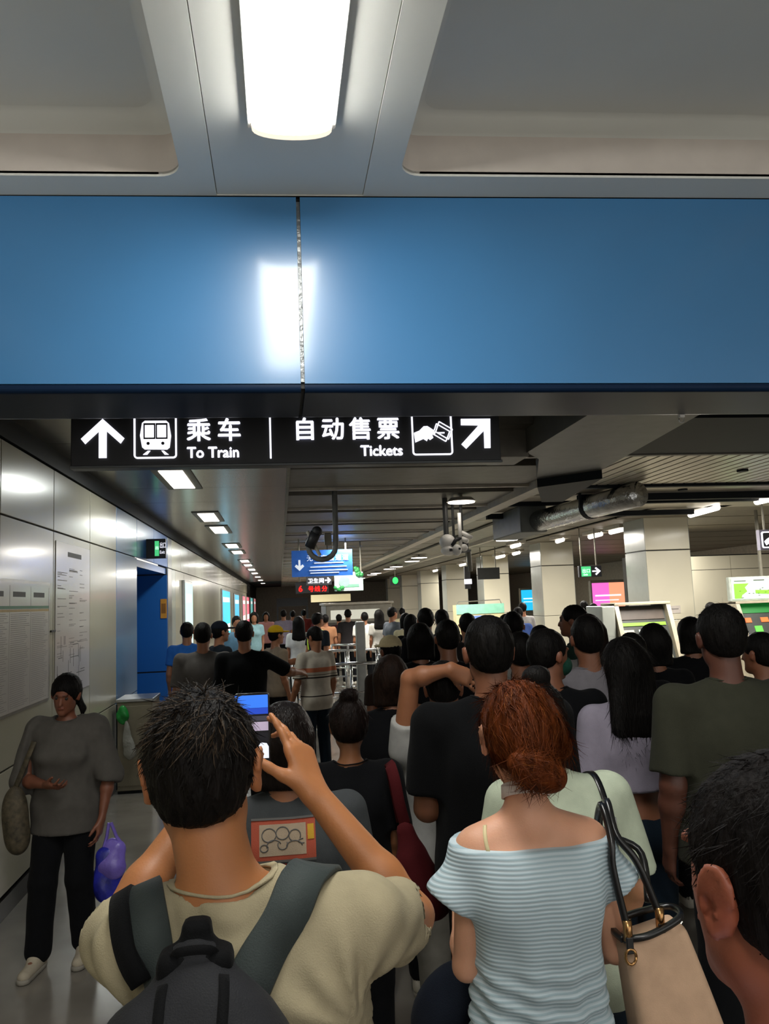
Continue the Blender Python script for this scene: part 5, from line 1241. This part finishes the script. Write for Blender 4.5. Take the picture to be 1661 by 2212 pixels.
# ---- the crowd farther on
H0 = dict
ROWS = [
    ('person with lilac grey collar between the tall black shirt and the green mask', 1.33, 4.35, 1.66, dict(top=('tee_lilac_dark', '4a4650'), vox=.014)),
    ('black shirted person with round hair just left of the olive shirt man', 2.871, 5.3, 1.661, dict(hair='bob')),
    ('dark haired person in profile at the right edge of the crowd', 2.531, 3.95, 1.620, dict(top=('tee_darkgrey', '2a2728'), yaw=25, vox=.014, build=1.05)),
    ('man with side-swept hair looking left, in front of a cream column', 2.286, 6.0, 1.771, dict(top=('tee_darkgreen', '20332c'), yaw=62, vox=.012, face=True)),
    ('black shirted person standing before the lime banded ticket machine', 2.248, 4.6, 1.657, dict(hair='bob')),
    ('person in black whose head top shows behind the long haired woman', 1.967, 4.3, 1.629, dict(vox=.018)),
    ('woman with long dark brown hair behind the grey lilac shirt man', 1.976, 4.95, 1.720, dict(top=('tee_pale', '8f8d8c'), hair='long', fem=1, hairc=('hair_brown_dark', '1c120d'))),
    ('dark haired person directly left of the tall man in black', 1.098, 5.2, 1.72, dict()),
    ('broad man in black with white mask loops over his ears', 1.471, 8.0, 1.770, dict(vox=.018, build=1.1, maskloop=1)),
    ('black shirted person just right of the beige cap', 0.99, 5.65, 1.687, dict(build=1.1, hair='bob')),
    ('person in a beige cap low between the barrier and the queue', .822, 6.0, 1.590, dict(top=('tee_darkbrown', '2b201b'), hat='d8c8a0', yaw=25, vox=.013)),
    ('dark haired person before the left edge of the pale green banner', 1.834, 8.95, 1.737, dict(vox=.02)),
    ('dark haired person before the middle of the pale green banner', 1.809, 7.6, 1.709, dict(top=('tee_darkgrey', '2a2728'), vox=.02)),
    ('dark haired person before the right edge of the pale green banner', 2.02, 6.95, 1.702, dict(vox=.02)),
    ('black haired person with a white collar right of the pale green banner', 1.855, 6.2, 1.735, dict(top=('tee_white', 'c9c9c6'), vox=.018, yaw=-20)),
    ('person in a blue shirt beyond the one with the white collar', 3.979, 13, 1.664, dict(top=('tee_blue_mid', '3a4f86'), vox=.025)),
    ('dark haired person low behind the green face mask', 1.89, 5.65, 1.64, dict(vox=.02)),
    ('woman with long black hair beyond the beige cap', 1.724, 10.5, 1.660, dict(hair='long', fem=1, vox=.018)),
    ('dark haired woman in a cream top past the end of the barrier', 2.05, 13, 1.637, dict(top=('tee_cream', 'c8bf9c'), hair='bob', fem=1, vox=.018)),
    ('man in a grey shirt looking down past the curved barrier', 2.12, 15, 1.732, dict(top=('tee_midgrey', '5b6068'), vox=.018, yaw=-60, armR='phone')),
    ('distant person in cream by the pinkish far column', 3.076, 20, 1.655, dict(top=('tee_cream', 'c8bf9c'), vox=.025)),
    ('man in a white shirt with bent arm before the service booth', 1.795, 17, 1.628, dict(top=('shirt_white', 'e4e2da'), vox=.016, build=1.1, armR='phone', hem=.88)),
    ('black haired person in a pale sleeveless top beside the white shirt', 2.03, 16.4, 1.673, dict(top=('tee_pale2', 'b0aca4'), hair='long', fem=1, vox=.018)),
    ('dark haired person before the lit window band of the booth', 1.521, 18, 1.692, dict(top=('tee_darkgrey', '2a2728'), vox=.02)),
    ('person in a dark shirt with a red mark near the booth corner', 1.402, 19.2, 1.571, dict(top=('tee_darkred', '3a2024'), vox=.022)),
    ('guard in dark uniform with a yellow reflective vest', 0.595, 12.9, 1.706, dict(top=('uniform_dark', '1b2026'), vox=.014, yaw=-50, vest=1)),
    ('woman with long black hair and white top beside the vested guard', 0.30, 13.5, 1.647, dict(top=('tee_white', 'c9c9c6'), hair='long', fem=1, vox=.016)),
    ('distant man in a lilac shirt and dark trousers on the walkway', 0.081, 21, 1.719, dict(top=('tee_lilac', '8d8496'), vox=.024)),
    ('distant person in a pink top coming up the walkway', -.40, 22.5, 1.66, dict(top=('tee_pink', 'c98f8a'), vox=.022, yaw=180, hair='bob')),
    ('distant woman in a pale cyan top coming up the walkway', -0.60, 18.5, 1.706, dict(top=('tee_cyan', '8fb4bb'), hair='bob', fem=1, vox=.022, yaw=180)),
    ('distant person in light denim by the cyan advert panel', -.75, 13.9, 1.697, dict(top=('tee_denim', '5d7f96'), vox=.024, yaw=200)),
    ('distant figure in maroon beyond the lilac shirt', 0.35, 23, 1.671, dict(top=('tee_maroon', '5a2f33'), vox=.028)),
    ('distant figure in red under the red display', 0.701, 24, 1.677, dict(top=('tee_red', '7d3430'), vox=.028)),
    ('distant maroon shirted figure left of the service booth', 1.0, 20.5, 1.617, dict(top=('tee_maroon', '5a2f33'), vox=.028)),
    ('distant figure in a tan top left of the service booth', 0.95, 17, 1.615, dict(top=('tee_tan', '9a6e50'), vox=.028)),
    ('small distant figure before the cyan advert screen', 5.003, 16.0, 1.710, dict(top=('tee_pale', '8f8d8c'), vox=.028)),
    ('distant black clad figure before the pink advert screen', 6.1, 15.4, 1.70, dict(vox=.028)),
    ('distant maroon clad figure before the pink advert screen', 5.6, 13.7, 1.665, dict(top=('tee_maroon', '5a2f33'), vox=.028)),
    ('distant person glimpsed between column and map screen', 6.65, 11.6, 1.641, dict(vox=.025)),
    ('man in a blue t-shirt at the left by the steel pillar', -1.15, 10.1, 1.69, dict(top=('tee_blue', '2b62ad'), vox=.013)),
    ('man in a grey t-shirt seen from behind beside the blue t-shirt', -.735, 7.75, 1.72, dict(top=('tee_grey', '56524f'), vox=.012, build=1.12, sleeve=.85)),
    ('uniformed man in a dark cap turned right beside the grey t-shirt', -.70, 9.4, 1.69, dict(top=('uniform_dark', '1b2026'), vox=.012, yaw=-60, hat='14171f', face=True)),
    ('man in black stretching an arm toward the yellow cap', -.336, 7.5, 1.729, dict(top=('tee_black2', '090a0c'), vox=.012, build=1.08, armR=((.40, .12, 1.25), (.52, .30, 1.22)), sleeve=.9)),
    ('person in a yellow cap and warm grey shirt reaching out to the right', -.06, 9.8, 1.605, dict(top=('tee_warmgrey', '8a7a68'), vox=.012, yaw=-60, hat='c9a21e', armL=((-.10, .25, 1.25), (-.06, .50, 1.28)))),
    ('man in a white t-shirt with an orange band beside the barriers', .365, 8.7, 1.605, dict(vox=.0105, yaw=28, topm=1, pants=('jeans_navy', '15202b'), hem=.80, sleeve=.85, head=(20, -22, 0), armL=((-.26, -.02, 1.12), (-.30, .06, .88)))),
]
m_striped = stripes_mat('tee_striped', 'b9b0a2', [(1.235, 1.285, 'b56a4c'), (1.165, 1.180, '26211f'), (1.200, 1.207, '4a423c'), (.955, .968, '2a2523')])
for lab, X, Y, H, kw in ROWS:
    kw = dict(kw); hat = kw.pop('hat', None); vest = kw.pop('vest', None); ml = kw.pop('maskloop', None)
    if kw.get('topm'): kw['topm'] = m_striped
    kw.setdefault('vox', .016); kw.setdefault('skin', ('skin_brown', '7b4e37')); kw.setdefault('top', ('tee_black', '0b0c0f'))
    if Y > 7: kw['skin'] = ('skin_tan', '946143')
    f = figure(lab, X, Y, H, **kw)
    if hat:
        m = cloth('cap_'+hat, hat); T = [ell(f.h((0, -.015, .045)), (.092, .108, .088), f.Rh), plane(f.h((0, 0, .035)), f.Rh @ A_((0, 0, -1)))]
        o = piece('cap', T, .009, m, f.root)
        T = [ell(f.h((0, .12, .038)), (.068, .075, .012), f.Rh), plane(f.h((0, .07, 0)), f.Rh @ A_((0, -1, 0)))]
        piece('cap_peak', T, .007, m, o)
    if vest:
        m = glow('vest_yellow', 'b8d62c', .12); T0 = f.top
        for q in (-1, 1): strap(f, 'vest_band', [(q*.11, .10, 1.15), (q*.11, .10, 1.30), (q*.10, .03, 1.46), (q*.10, -.08, 1.35), (q*.10, -.11, 1.15)], .05, .008, m, off=.006)
    if ml:
        for q in (-1, 1): c = spline([f.h((q*.093, -.02, .01)), f.h((q*.096, -.035, -.03)), f.h((q*.09, .0, -.055))], 8); MB().tube([tuple(v) for v in c], .004, 5).build('mask_loop', m_wh, f.root, world=False)
# backpack-like dark bag low in the aisle
dk = thing('duffel_bag', 'dark navy bag low between the phone man and the red haired woman', 'bag', (.42, 2.05, .62))
piece('bag_body', [ell((0, 0, .17), (.12, .09, .17), k=.04), wr_field(.008, 71, 30, 50)], .01, cloth('navy_bag', '10151f'), dk)

# the plate over the camera and the top of the blue beam rise slightly to the right
def tilt(o, lo=2.775, span=.84, sl=.0275):
    if o.type == 'MESH' and not o.data.get('tilted'):
        me = o.data; n = len(me.vertices); v = np.zeros(n*3, np.float32); me.vertices.foreach_get('co', v); v = v.reshape(-1, 3)
        v[:, 2] += sl*v[:, 0]*np.clip((v[:, 2]-lo)/span, 0, 1.1); me.vertices.foreach_set('co', v.ravel()); me['tilted'] = 1; me.update()
    for c in o.children: tilt(c, lo, span, sl)
for o in list(S.objects):
    if o.parent is None and (o.name in ('ceiling_near', 'beam_blue') or (o.name.startswith('ceiling_light'))): tilt(o)
